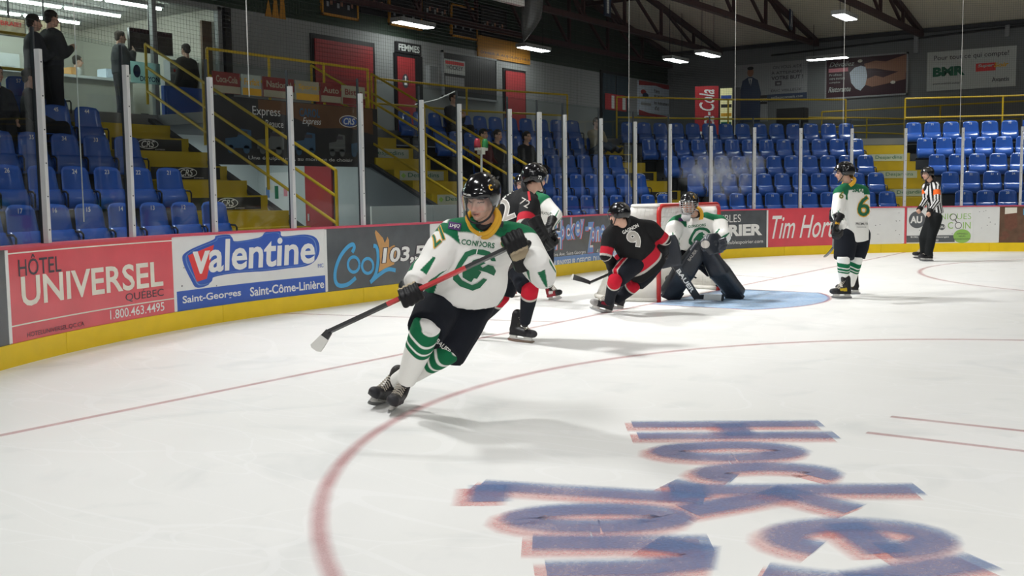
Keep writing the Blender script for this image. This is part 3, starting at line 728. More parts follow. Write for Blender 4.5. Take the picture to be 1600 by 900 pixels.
printed('logo', ring_shape(1.28, .28, .26, .11, .015), mp2, MATS['ink_white'], mu)
for cx, wd, mt in ((-1.35, .55, 'mural_blue'), (-.65, .6, 'mural_grey'), (.15, .5, 'mural_blue'), (.95, .42, 'mural_grey'), (1.5, .35, 'mural_blue')):
    printed('print', merge(poly_shape([(cx - wd / 2, -.28), (cx + wd / 2, -.28), (cx + wd / 2, .02), (cx + wd * .1, .04), (cx - wd * .05, -.1), (cx - wd / 2, -.13)]), ell_shape(cx - wd * .3, -.3, .07, .07, 14), ell_shape(cx + wd * .3, -.3, .07, .07, 14)), mp2, MATS[mt], mu)
    printed('print', rect_shape(cx - wd * .02, -.06, cx + wd * .35, -.0), plane_map((-.02, 7.445, 2.5), (1, 0, 0), (0, 0, 1), .009), MATS['ink_dark'], mu)
printed('lettering', text_shape("Une équipe unie, au moment de choisir", .1, -.44, 2.5, .08), mp2, MATS['ink_white'], mu)
# sponsor boards on the rail above the mural
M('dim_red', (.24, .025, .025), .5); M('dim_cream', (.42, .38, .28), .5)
rail('yellow rail above the truck mural carrying small sponsor boards', [(-1.9, 7.5, ZC), (-.6, 7.5, ZC), (.7, 7.5, ZC), (1.86, 7.5, ZC)], (.98, .55), group='concourse rails')
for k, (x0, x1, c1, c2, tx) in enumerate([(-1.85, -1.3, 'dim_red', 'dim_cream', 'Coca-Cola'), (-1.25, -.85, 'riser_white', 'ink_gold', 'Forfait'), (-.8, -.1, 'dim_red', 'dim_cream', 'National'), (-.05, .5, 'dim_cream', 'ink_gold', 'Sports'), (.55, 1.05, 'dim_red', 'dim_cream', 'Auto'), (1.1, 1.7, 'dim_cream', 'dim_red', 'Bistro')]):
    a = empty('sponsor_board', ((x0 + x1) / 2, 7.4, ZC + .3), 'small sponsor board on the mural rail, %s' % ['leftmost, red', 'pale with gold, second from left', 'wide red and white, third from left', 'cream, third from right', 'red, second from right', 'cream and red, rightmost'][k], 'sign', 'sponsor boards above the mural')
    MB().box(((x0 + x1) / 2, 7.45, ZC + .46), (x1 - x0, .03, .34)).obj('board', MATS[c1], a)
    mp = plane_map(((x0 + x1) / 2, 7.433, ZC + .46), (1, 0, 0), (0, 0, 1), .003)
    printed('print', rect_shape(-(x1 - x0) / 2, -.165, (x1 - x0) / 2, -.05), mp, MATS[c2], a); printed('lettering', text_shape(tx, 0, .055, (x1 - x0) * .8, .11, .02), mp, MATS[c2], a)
# white goal-judge hoarding behind the end glass
hb = empty('hoarding', (0, 4.0, 0), 'low white hoarding behind the glass, right of the tunnel', 'hoarding')
for x0, x1 in ((-1.75, -.35), (-.33, .62)): MB().box(((x0 + x1) / 2, 4.22, .64), (x1 - x0, .03, 1.24)).obj('sheet', MATS['tunnel_white'], hb)

# ------------------------------------------------------------------ blue folding seats, each one a thing
M('seat_blue', (.026, .10, .43), .22, var=.12, scale=9, coat=.4); M('seat_black', (.012, .012, .014), .4)
def grid_mesh(f, nu, nv, thick):
    V = []; F = []
    for side in (0, 1):
        for j in range(nv + 1):
            for i in range(nu + 1):
                x, y, z = f(i / nu, j / nv); V.append((x, y + (thick if side else 0), z))
    n = (nu + 1) * (nv + 1)
    for j in range(nv):
        for i in range(nu):
            a = j * (nu + 1) + i
            F.append((a, a + 1, a + nu + 2, a + nu + 1)); F.append((n + a + nu + 1, n + a + nu + 2, n + a + 1, n + a))
    rim = [i for i in range(nu + 1)] + [j * (nu + 1) + nu for j in range(1, nv + 1)] + [nv * (nu + 1) + i for i in range(nu - 1, -1, -1)] + [j * (nu + 1) for j in range(nv - 1, 0, -1)]
    for k in range(len(rim)):
        a, b_ = rim[k], rim[(k + 1) % len(rim)]; F.append((b_, a, a + n, b_ + n))
    return V, F
def back_f(u, v):
    x = (u - .5) * 2; wd = .226 - .034 * v - (.035 * (max(0, v - .9) / .1) ** 2)
    return x * wd, .06 * v - .035 * (1 - x * x) * -1 * .6 - .02 + .02 * x * x * -1, .40 + .47 * v - .02 * max(0, v - .8) * x * x * 5
def pan_f(u, v):
    x = (u - .5) * 2; wd = .220 - .006 * v
    return x * wd, -.085 - .05 * math.sin(math.pi * min(1, v * 1.05)) * (1 - .35 * x * x) + .05 * v, .33 + .25 * v
SEAT_BACK = mesh('seat_back', *grid_mesh(back_f, 8, 8, .012), MATS['seat_blue'], me_only=True, smooth=True)
SEAT_PAN = mesh('seat_pan', *grid_mesh(pan_f, 8, 6, .03), MATS['seat_blue'], me_only=True, smooth=True)
SEAT_DOWN = mesh('seat_pan', *(lambda q: ([(x, -.30 + (z - .33) * -.9 + .28, .42 + (y + .1) * .4) for x, y, z in q[0]], q[1]))(grid_mesh(lambda u, v: ((u - .5) * .42, -.1 + .02 * math.sin(math.pi * v), .33 + .40 * v), 6, 6, .04)), MATS['seat_blue'], me_only=True, smooth=True)
b_ = MB().tube([(.222, .03, .32), (.222, .02, .50), (.222, -.02, .555), (.222, -.13, .55), (.222, -.16, .52), (.222, -.155, .36)], .013, 6)
SEAT_ARM = mesh('armrest', b_.V, b_.F, MATS['seat_black'], me_only=True)
b_ = MB().box((0, .02, .31), (.46, .05, .04)).box((.215, .02, .16), (.03, .05, .32)).box((.21, -.03, .012), (.04, .2, .024))
SEAT_FRAME = mesh('seat_frame', b_.V, b_.F, MATS['seat_black'], me_only=True)
NUMS = {}
def num_mesh(n_):
    if n_ not in NUMS:
        v, f = text_shape(str(n_), 0, 0, None, .055, .01)
        NUMS[n_] = mesh('seat_number', [(x, .021 - .006, .80 + y) for x, y in v], f, MATS['ink_white'], me_only=True)
    return NUMS[n_]
ORD = ['first', 'second', 'third', 'fourth', 'fifth', 'sixth', 'seventh', 'eighth', 'ninth', 'tenth', 'eleventh', 'twelfth', 'thirteenth', 'fourteenth', 'fifteenth', 'sixteenth', 'seventeenth']
SEATS = {}
def seat_row(sec, row, L0, step, count, first, stairs_name, where):
    off = O0 + TR * row
    for k in range(count):
        s = s_at(L0 + step * k, off); p, t, nn = path(s, off)
        if sec == 'corner' and SEATS.get('mask') and (row, k) in SEATS['mask']: continue
        e = bpy.data.objects.new('stadium_seat', None); COL.objects.link(e); e.empty_display_size = .1
        e.location = (p.x, p.y, Z0 + RI * row); e.rotation_euler = (0, 0, math.atan2(t.y, t.x))
        tag(e, 'blue folding seat, %s from the %s, %s row, %s' % (ORD[k], stairs_name, ORD[row], where), 'seat', 'blue folding seats in the stands')
        for nm, me_ in (('seat_back', SEAT_BACK), ('seat_pan', SEAT_PAN), ('armrest', SEAT_ARM), ('seat_frame', SEAT_FRAME), ('seat_number', num_mesh(first + k))):
            c = bpy.data.objects.new(nm, me_); COL.objects.link(c); c.parent = e
        SEATS[(sec, row, k)] = (p, t, nn, Z0 + RI * row, e)
FIRST = [11, 21, 32, 44, 56]
PITCH_S = .485
for r_ in range(5):
    off = O0 + TR * r_
    seat_row('left', r_, -3.98, -PITCH_S, [12, 12, 12, 13, 12][r_], FIRST[r_], 'left CRS stairs', 'left block')
    Lc = L_at(half(ARC_C), off) - .55 - .3; n_ = int((Lc - 3.95) / PITCH_S) + 1
    seat_row('middle', r_, Lc, -PITCH_S, n_, FIRST[r_], 'goal-end stairs', 'middle block')
    Le = L_at(half(ARC_E), off) - .6 - .3; n_ = int((Le - L_at(half(ARC_C), off) - .72) / PITCH_S) + 1
    seat_row('corner', r_, Le, -PITCH_S, n_, FIRST[r_] - (1 if r_ < 3 else 0), 'far stairs', 'corner block')
    n_ = int((L_at(half(76), off) - L_at(half(ARC_E), off) - .9) / PITCH_S) + 1
    seat_row('far', r_, L_at(half(ARC_E), off) + .9, PITCH_S, n_, [18, 31, 43, 56, 70][r_], 'far stairs', 'far right block')
# ------------------------------------------------------------------ building shell
M('wall_grey', (.27, .28, .28), .6, var=.08, scale=1.5); M('wall_green', (.014, .032, .018), .6, var=.2, scale=2); M('wall_beige', (.27, .255, .215), .75, var=.08, scale=1); M('wall_side', (.185, .195, .20), .7, var=.07, scale=1)
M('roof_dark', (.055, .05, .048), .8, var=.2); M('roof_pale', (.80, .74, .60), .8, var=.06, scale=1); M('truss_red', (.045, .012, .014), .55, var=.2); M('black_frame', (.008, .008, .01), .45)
WY, WX = 10.6, 20.8
def wall_box(nm, c, sz, mt): return tag(MB().box(c, sz).obj(nm, MATS[mt]), kind='structure')
RX0, RX1 = -9.0, 1.02          # lit concession room behind its window
wall_box('wall_back', ((RX1 + WX) / 2, WY + .1, (2.8 + 5.18) / 2), (WX - RX1, .2, 5.18 - 2.8), 'wall_grey')
wall_box('wall_back_lower', (-0.0, WY + .1, 1.3), (41.6, .02, 2.6), 'concrete_dark')
gw = wall_box('wall_back_upper', (0, WY + .1, 7.7), (41.6, .2, 5.04), 'wall_green')
for k in range(34): MB().box((0, WY - .008, 5.3 + .145 * k), (41.6, .02, .05)).obj('rib', MATS['wall_green'], gw)
wall_box('wall_far_side', (WX + .1, -4.5, 3.1), (.2, 30.4, 6.2), 'wall_side')
def roofz(x): return 6.22 + .19 * (WX - abs(x))
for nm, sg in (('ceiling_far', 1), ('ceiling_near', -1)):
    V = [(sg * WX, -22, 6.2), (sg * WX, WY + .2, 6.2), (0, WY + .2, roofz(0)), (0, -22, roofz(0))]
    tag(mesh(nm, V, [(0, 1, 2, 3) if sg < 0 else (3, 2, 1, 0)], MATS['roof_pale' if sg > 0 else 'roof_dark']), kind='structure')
tag(MB().box((WX - .15, -4.5, 6.18), (.28, 30, .10)).obj('trim_30', MATS['concrete_dark']), kind='structure')
for k, y in enumerate((10.35, 8.5, 5.2, 2.0)):
    th = empty('roof_truss', (0, y, 6.1), 'dark red steel roof truss, %s' % ['against the end wall', 'second from the end wall', 'third from the end wall', 'nearest the ice'][k], 'truss', 'roof trusses')
    zb = 6.05 if k else 5.75
    MB().bar((-WX + .2, y, zb), (WX - .25, y, zb), .14, .14).obj('bottom_chord', MATS['truss_red'], th)
    for sg in (-1, 1): MB().bar((sg * (WX - .25), y, 6.12), (0, y, roofz(0) - .12), .14, .14).obj('top_chord', MATS['truss_red'], th)
    nx = 18
    for j in range(-nx // 2 + 1, nx // 2):
        x = j * 2.3
        if abs(x) > WX - .6: continue
        zt = roofz(x) - .12
        MB().bar((x, y, zb), (x, y, zt), .08, .08, up=(0, 1, 0)).obj('upright', MATS['truss_red'], th)
        x2 = x + (1.15 if x < 0 else -1.15) * 2
        MB().bar((x, y, zb), (x2, y, roofz(x2) - .12), .07, .07, up=(0, 1, 0)).obj('diagonal', MATS['truss_red'], th)
for x in (6, 10.5, 15): tag(MB().bar((x, -3, roofz(x) - .2), (x, WY, roofz(x) - .2), .09, .12).obj('roof_purlin', MATS['truss_red']), 'dark red purlin under the roof, %s' % {6: 'nearest the middle', 10.5: 'halfway out', 15: 'nearest the far wall'}[x], 'beam', 'roof purlins')
# strip lamps
M('lamp_body', (.35, .36, .36), .5); M('lamp_on', (.93, 1., .96), .4, var=0, emit=16.)
def strip_lamp(p, L_, ax, label, power=22, hang=.25):
    p = Vector(p); ax = Vector(ax).normalized(); n2 = Vector((-ax.y, ax.x, 0))
    th = empty('strip_lamp', p, label, 'ceiling lamp', 'strip lamps under the roof')
    MB().box(p + Vector((0, 0, .05)), (L_, .34, .10), ax, n2).obj('housing', MATS['lamp_body'], th)
    MB().box(p - Vector((0, 0, .008)), (L_ - .06, .28, .016), ax, n2).obj('diffuser', MATS['lamp_on'], th)
    mb = MB()
    for q in (-.35, .35): mb.bar(p + ax * L_ * q + Vector((0, 0, .1)), Vector((0, 0, roofz(p.x + ax.x * L_ * q) - .02)) + (p + ax * L_ * q) * 1 - Vector((0, 0, p.z)), .012)
    mb.obj('hanger', MATS['black_frame'], th)
strip_lamp(at_plane(646, 38, 1, 9.9), 1.25, (1, 0, 0), 'lit strip lamp above the women\'s washroom door', hang=.3)
strip_lamp(at_plane(834, 76, 1, 9.9), 1.25, (1, 0, 0), 'lit strip lamp beside the orange banner', hang=.3)
strip_lamp(at_plane(1056, 94, 1, 8.3), 1.2, (1, 0, 0), 'lit strip lamp above the white promotion sign', hang=.4)
strip_lamp(at_plane(1106, 85, 1, 7.0), 1.2, (1, 0, 0), 'lit strip lamp above the red drinks machine', hang=.3)
strip_lamp(at_plane(1320, 26, 1, 2.05), 1.1, (1, 0, 0), 'lit strip lamp under the truss nearest the ice', hang=.06)
strip_lamp(at_plane(1293, 91, 0, 19.3), 1.25, (0, 1, 0), 'long lit strip lamp above the card-hand sign', hang=.5)
# ------------------------------------------------------------------ end wall furniture
def wall_rect(px0, py0, px1, py1, axis=1, val=WY):
    a = at_plane(px0, (py0 + py1) / 2, axis, val); c = at_plane(px1, (py0 + py1) / 2, axis, val)
    t = at_plane((px0 + px1) / 2, py0, axis, val); b2 = at_plane((px0 + px1) / 2, py1, axis, val)
    return (a[0] if axis == 1 else a[1]), (c[0] if axis == 1 else c[1]), b2.z, t.z
def back_item(name, r, z0, depth, mt, parent=None): return MB().box(((r[0] + r[1]) / 2, WY - depth / 2, (z0 + r[3]) / 2), (abs(r[1] - r[0]), depth, r[3] - z0)).obj(name, MATS[mt], parent)
r = wall_rect(490, 66, 580, 130); d = tag(empty('door_2', ((r[0] + r[1]) / 2, WY, ZC)), 'wide red roll-up shutter on the grey end wall', None, None, 'structure')
back_item('frame', (r[0] - .1, r[1] + .1, 0, r[3] + .1), ZC, .03, 'black_frame', d)
nsl = 22
for k in range(nsl):
    z = ZC + (r[3] - ZC) * (k + .5) / nsl; MB().box(((r[0] + r[1]) / 2, WY - .045, z), (r[1] - r[0], .03, (r[3] - ZC) / nsl * .93)).obj('slat', MATS['door_red'], d)
r = wall_rect(617, 89, 656, 140); d = tag(empty('door_3', ((r[0] + r[1]) / 2, WY, ZC)), 'red washroom door under the FEMMES sign', None, None, 'structure')
back_item('frame', (r[0] - .05, r[1] + .05, 0, r[3] + .06), ZC, .05, 'black_frame', d); rr = (r[0] + .03, r[0] + (r[1] - r[0]) * .72, 0, r[3] - .02); back_item('leaf', rr, ZC, .07, 'door_red', d)
printed('logo', ell_shape(0, 0, .12, .17), plane_map(((rr[0] + rr[1]) / 2 - .05, WY - .07, 4.15), (1, 0, 0), (0, 0, 1), .004), MATS['ink_dark'], d); printed('logo', poly_shape([(-.06, -.1), (.06, -.1), (.02, .06), (.04, .1), (0, .13), (-.04, .1), (-.02, .06)]), plane_map(((rr[0] + rr[1]) / 2 - .05, WY - .07, 4.15), (1, 0, 0), (0, 0, 1), .008), MATS['ink_white'], d)
def sign(label, px0, py0, px1, py1, mt, items, axis=1, val=WY, depth=.05, name='wall_sign', border=None, cat='sign'):
    """flat wall sign; items laid out in 0..1 sign coordinates"""
    a0, a1, z0, z1 = wall_rect(px0, py0, px1, py1, axis, val); wd, ht = abs(a1 - a0), z1 - z0; ca = (a0 + a1) / 2; cz = (z0 + z1) / 2
    if axis == 1: o = Vector((ca, val - depth / 2, cz)); ux = Vector((1, 0, 0)); nn = Vector((0, -1, 0))
    else: o = Vector((val - depth / 2, ca, cz)); ux = Vector((0, -1, 0)); nn = Vector((-1, 0, 0))
    th = empty(name, o - Vector((0, 0, ht / 2)), label, cat)
    MB().box(o, (wd, depth, ht), ux, nn).obj('board', MATS[mt], th)
    if border:
        mb = MB()
        for q in (-1, 1): mb.box(o + ux * q * (wd / 2 + .02), (.05, depth + .03, ht + .09), ux, nn); mb.box(o + Vector((0, 0, q * (ht / 2 + .02))), (wd + .09, depth + .03, .05), ux, nn)
        mb.obj('frame', MATS[border], th)
    for k, it in enumerate(items):
        mp = plane_map(o + nn * depth / 2, ux, (0, 0, 1), .003 + .0015 * k)
        if it[0] == 't':
            _, tx, x0, x1, y0, y1, m_, bold, sh = it
            printed('lettering', text_shape(tx, (x0 + x1 - 1) / 2 * wd, (y0 + y1 - 1) / 2 * ht, (x1 - x0) * wd, (y1 - y0) * ht, bold, sh), mp, MATS[m_], th)
        elif it[0] == 'r': printed('print', rect_shape((it[1] - .5) * wd, (it[3] - .5) * ht, (it[2] - .5) * wd, (it[4] - .5) * ht), mp, MATS[it[5]], th)
        elif it[0] == 'p': printed('print', poly_shape([((x - .5) * wd, (y - .5) * ht) for x, y in it[1]]), mp, MATS[it[2]], th)
        elif it[0] == 'e': printed('print', ell_shape((it[1] - .5) * wd, (it[2] - .5) * ht, it[3] * wd, it[4] * ht), mp, MATS[it[5]], th)
    return th
M('sign_white', (.55, .58, .56), .5, var=.05); M('sign_black', (.015, .014, .017), .4); M('sign_maroon', (.05, .015, .025), .4); M('sign_grey', (.33, .34, .35), .5); M('orange_cloth', (.50, .22, .02), .6); M('skin_print', (.35, .17, .11), .5); M('sign_navy', (.02, .04, .10), .4); M('bmr_green', (.015, .13, .07), .5); M('bluewhite', (.62, .70, .80), .5)
sign('black FEMMES sign over the washroom door', 616, 67, 655, 84, 'sign_black', [('t', 'FEMMES', .08, .92, .2, .82, 'sign_white', .03, 0)], depth=.07)
sign('orange banner ending A AUJOURD\'HUI on the green wall', 745, 62, 826, 94, 'orange_cloth', [('t', "D'HIER À AUJOURD'HUI", .04, .98, .12, .32, 'ink_dark', .01, 0)], name='wall_banner', cat='banner')
sign('dark notice window with a white hockey poster, right of the washroom door', 691, 88, 773, 152, 'sign_black', [('r', .01, .39, .52, .86, 'sign_white'), ('r', .03, .37, .74, .82, 'ink_red'), ('t', 'HOCKEY', .05, .35, .62, .72, 'ink_dark', .02, 0), ('r', .02, .37, .25, .45, 'sign_grey')], name='notice_window', border='sign_grey', cat='window')
sign('narrow grey fire-hose cabinet beside the notice window', 665, 102, 680, 130, 'sign_grey', [('r', .1, .9, .05, .95, 'wall_side')], depth=.12, name='hose_cabinet', cat='cabinet')
r = wall_rect(788, 112, 818, 160); d = tag(empty('door_4', ((r[0] + r[1]) / 2, WY, ZC)), 'dark red door below the orange banner', None, None, 'structure'); back_item('leaf', r, ZC, .06, 'door_red', d); back_item('frame', (r[0] - .08, r[1] + .08, 0, r[3] + .07), ZC, .03, 'black_frame', d)
r = wall_rect(937, 112, 980, 172); d = tag(empty('door_5', ((r[0] + r[1]) / 2, WY, ZC)), 'dark glazed double door near the room corner', None, None, 'structure'); back_item('frame', r, ZC, .06, 'black_frame', d)
M('door_glass', (.04, .06, .075), .1, var=.1)
for a, b2 in ((.04, .48), (.52, .96)): back_item('leaf', (r[0] + (r[1] - r[0]) * a, r[0] + (r[1] - r[0]) * b2, 0, r[3] - .1), ZC + .1, .08, 'door_glass', d)
sign('low red posters behind the glazed double door', 945, 147, 978, 172, 'door_red', [('r', .28, .42, .1, .9, 'sign_white'), ('r', .8, .95, .1, .9, 'sign_white')], val=WY - .09, depth=.02, name='poster', cat='poster')
sign('white promotion sign with red corners and blue lettering', 996, 129, 1047, 182, 'bluewhite', [('p', [(0, 1), (1, 1), (1, .87), (.75, .87), (.5, .92), (0, .86)], 'door_red'), ('p', [(0, 0), (1, 0), (1, .06), (.3, .09), (0, .16)], 'door_red'), ('t', 'Fière', .45, .62, .70, .82, 'ink_dark', .02, 0), ('t', 'de promouvoir', .45, .93, .56, .66, 'ink_dark', .02, 0), ('t', 'les événements', .45, .96, .37, .47, 'ink_dark', .02, 0), ('t', "d'ici", .47, .6, .2, .32, 'ink_dark', .02, 0), ('e', .13, .68, .08, .07, 'door_red'), ('e', .19, .58, .09, .09, 'sign_navy'), ('r', .05, .35, .3, .38, 'sign_grey')])
# honour boards high on the green wall
for k, (a, b2, c, d_) in enumerate([(502, -20, 555, 24), (607, -10, 655, 40), (704, 12, 742, 57), (560, -20, 600, 20), (660, -8, 698, 32), (750, 14, 788, 56)]):
    th = sign('gilt-framed team photo board high on the green wall, %s from the left' % ORD[[0, 2, 4, 1, 3, 5][k]], a, b2, c, d_, 'sign_black', [('r', .1 + .1 * j, .17 + .1 * j, .25 + .08 * (j % 3), .42 + .08 * (j % 3), ('sign_grey', 'skin_print', 'sign_maroon')[j % 3]) for j in range(8)], name='honour_board', border='orange_cloth' if k < 3 else 'sign_black', cat='team photo')
for k, (px_, h_) in enumerate(((420, 10), (431, 27), (442, 35))):
    b2 = at_plane(px_, 25 + k * 2, 1, WY - .02); th = mesh('pennant', [b2 + Vector((-.09, 0, 0)), b2 + Vector((.09, 0, 0)), b2 + Vector((0, 0, .15 + .022 * h_)), b2 + Vector((-.09, .015, 0)), b2 + Vector((.09, .015, 0)), b2 + Vector((0, .015, .15 + .022 * h_))], [(0, 1, 2), (5, 4, 3), (0, 3, 4, 1), (1, 4, 5, 2), (2, 5, 3, 0)], MATS['orange_cloth'])
    tag(th, 'narrow orange spike pennant on the green wall, %s' % ['shortest', 'middle one', 'tallest'][k], 'pennant', 'orange pennants')
# hanging white scoreboard corner, duct and truss letters
th = empty('hanging_sign', at_plane(770, 5, 1, 6.5), 'white hanging board with a red mark at the top edge', 'sign')
a = at_plane(742, -60, 1, 6.5); c = at_plane(816, 17, 1, 6.5); MB().box(((a.x + c.x) / 2 - .6, 6.5, (a.z + c.z) / 2 + .1), (abs(c.x - a.x) + 1.2, .12, abs(a.z - c.z))).obj('board', MATS['panel_white'], th)
printed('logo', ring_shape(0, 0, .16, .12, .05), plane_map((c.x - .2, 6.44, c.z + .32), (1, 0, 0), (0, 0, 1), .004), MATS['ink_red'], th)
M('duct_grey', (.16, .165, .17), .4, .4)
du = empty('air_duct', at_plane(832, 40, 1, 8.0), 'grey bent air duct beside the white hanging board', 'duct'); a = at_plane(832, 10, 1, 8.0)
MB().loft([((a.x, 8, a.z + 1.0), (.26, 0, 0), (0, .26, 0)), ((a.x, 8, a.z + .1), (.26, 0, 0), (0, .26, 0)), ((a.x - .03, 8.02, a.z - .35), (.26, 0, .06), (0, .24, -.06)), ((a.x + .04, 8.1, a.z - .62), (.2, 0, .14), (0, .16, -.16))], 18).obj('duct_elbow', MATS['duct_grey'], du, True)
for k, (px_, py_, y_, ch) in enumerate(((949, 4, 8.42, 'I'), (1236, 26, 5.1, 'X'))):
    c = at_plane(px_, py_, 1, y_); th = empty('letter_plate', c - Vector((0, 0, .35)), 'navy plate with a white letter %s on the truss' % ch, 'sign', 'truss letter plates')
    MB().box(c, (.36 if ch == 'I' else .24, .03, .72)).obj('plate', MATS['sign_navy'], th); printed('lettering', text_shape(ch, 0, 0, .13 if ch == 'I' else .17, .56, .04), plane_map(c - Vector((0, .016, 0)), (1, 0, 0), (0, 0, 1), .003), MATS['panel_white'], th)
# ------------------------------------------------------------------ far side wall
sign('white hardware banner reading Pour tout ce qui compte', 1449, 76, 1588, 138, 'sign_white', [('t', 'Pour tout ce qui compte!', .08, .92, .74, .90, 'ink_dark', .01, 0), ('t', 'BMR', .07, .44, .36, .60, 'bmr_green', .06, 0), ('r', .56, .78, .42, .62, 'ink_red'), ('t', 'Super', .58, .76, .50, .60, 'sign_white', .03, .2), ('t', 'Soir', .76, .92, .50, .61, 'ink_gold', .03, .2), ('t', 'Avantis', .74, .93, .14, .25, 'ink_dark', .01, 0), ('t', 'www.avantis.coop', .07, .38, .14, .20, 'ink_dark', 0, 0)], axis=0, val=WX)
sign('dark restaurant sign with a hand fanning playing cards', 1292, 88, 1417, 149, 'sign_maroon', [('p', [(.48, .82), (.62, .88), (.75, .84), (1, .98), (1, .52), (.8, .6), (.62, .68), (.5, .7)], 'skin_print'), ('p', [(.5, .42), (.62, .5), (.72, .44), (.99, .62), (.99, .36), (.72, .26), (.58, .22), (.5, .28)], 'skin_print'), ('p', [(.30, .62), (.36, .74), (.44, .78), (.5, .74), (.52, .5), (.5, .28), (.44, .14), (.38, .2), (.32, .36)], 'bluewhite'), ('t', 'Dévoilez', .04, .36, .80, .92, 'sign_white', 0, .3), ('r', .03, .28, .66, .76, 'ink_pink'), ('t', 'Profitez', .04, .2, .56, .62, 'sign_white', 0, 0), ('t', 'votre moment', .04, .24, .46, .52, 'sign_white', 0, 0), ('t', 'complice', .04, .18, .36, .42, 'sign_white', 0, 0), ('t', 'Ristorante', .03, .32, .14, .28, 'sign_white', .02, .3), ('e', .84, .3, .03, .04, 'ink_cream'), ('e', .43, .9, .03, .04, 'ink_cream')], axis=0, val=WX, border='sign_grey')
sign('grey sponsor sign reading Votre But with a navy foot', 1200, 95, 1262, 155, 'sign_grey', [('t', 'ON VOUS AIDE', .14, .86, .82, .90, 'ink_dark', 0, 0), ('t', 'À ATTEINDRE', .1, .88, .68, .77, 'ink_dark', .01, 0), ('t', 'VOTRE BUT !', .1, .9, .53, .63, 'ink_dark', .03, 0), ('r', .2, .36, .38, .50, 'ink_dark'), ('r', .24, .33, .41, .46, 'sign_grey'), ('t', 'ÉRIC VEILLEUX', .1, .86, .22, .30, 'ink_dark', .01, 0), ('r', 0, 1, 0, .16, 'sign_navy'), ('t', 'veilleuxconseils.com', .1, .9, .04, .11, 'sign_white', 0, 0)], axis=0, val=WX)
sign('portrait sign of a standing figure in a dark suit', 1150, 100, 1200, 190, 'sign_grey', [('p', [(.1, 0), (.78, 0), (.8, .5), (.7, .72), (.52, .78), (.4, .78), (.22, .72), (.12, .45)], 'sign_navy'), ('p', [(.4, .76), (.53, .76), (.47, .6)], 'sign_white'), ('e', .47, .86, .1, .075, 'skin_print'), ('e', .47, .93, .1, .03, 'sign_black'), ('r', .45, .48, .58, .74, 'sign_navy'), ('r', .78, 1, .3, .45, 'sign_black'), ('t', '25-3965', .79, .99, .34, .40, 'sign_white', 0, 0)], axis=0, val=WX)
for k, px_ in enumerate((1432, 1575)):
    a = at_plane(px_, 50 if k == 0 else 22, 0, WX - .1); th = tag(MB().box(a - Vector((0, 0, .3)), (.1, .12, .65)).box(a - Vector((.1, 0, -.0)), (.25, .1, .08)).obj('wall_bracket', MATS['sign_grey']), 'grey wall bracket %s' % ('between the two signs' if k == 0 else 'above the white hardware banner'), 'bracket', 'wall brackets')
tag(MB().tube([at_plane(x, y + 5, 0, WX - .06) for x, y in ((1205, 81), (1290, 71), (1400, 58), (1500, 46), (1640, 30))], .03, 6).obj('cable_run', MATS['black_frame']), 'black cable run along the top of the far wall', 'cable')
# drinks machine and fridge
a = at_plane(1086, 140, 1, 7.9); c = at_plane(1122, 140, 1, 7.9)
vm = empty('drinks_machine', ((a.x + c.x) / 2, 8.3, ZC), 'red drinks machine with white script down its side', 'vending machine'); ht = 1.85
D1 = Vector((.41, -.912, 0)); D2 = Vector((.912, .41, 0)); o_ = Vector((a.x, 7.9, ZC))
M('coke_red', (.42, .012, .02), .35)
MB().box(o_ + D1 * .36 + D2 * .4 + Vector((0, 0, ht / 2)), (.72, .8, ht), D1, D2).obj('cabinet', MATS['coke_red'], vm)
printed('lettering', text_shape('Coca-Cola', .05, 0, 1.55, .46, .01, .3), plane_map(o_ + D1 * .36 + Vector((0, 0, ht / 2)), (0, 0, 1), -D1, .006), MATS['panel_white'], vm)
fr = empty('display_fridge', tuple(o_ + D1 * 1.06), 'black drinks fridge with a lit glass door beside the red machine', 'fridge')
MB().box(o_ + D1 * 1.06 + D2 * .35 + Vector((0, 0, ht / 2 - .03)), (.64, .7, ht - .06), D1, D2).obj('cabinet', MATS['sign_black'], fr)
M('fridge_lit', (.75, .72, .38), .4, emit=.25); MB().box(o_ + D1 * .95 - D2 * .004 + Vector((0, 0, 1.02)), (.36, .012, 1.5), D1, D2).obj('glass_door', MATS['fridge_lit'], fr)
for k in range(5): MB().box(o_ + D1 * .95 - D2 * .012 + Vector((0, 0, .42 + .27 * k)), (.32, .008, .1), D1, D2).obj('bottle_row', MATS[('ink_red', 'ink_green', 'ink_gold', 'riser_dark', 'ink_blue')[k]], fr)
sp_ = at_plane(1238, 180, 0, WX - 1.2); tag(MB().box(sp_, (.4, .9, .45)).box(sp_ - Vector((.21, 0, 0)), (.02, .8, .36)).box((sp_.x, sp_.y, (sp_.z + ZC) / 2 - .1), (.3, .6, sp_.z - ZC - .2)).obj('cabinet_box', MATS['riser_dark']), 'dark box cabinet behind the corner railing', 'cabinet')
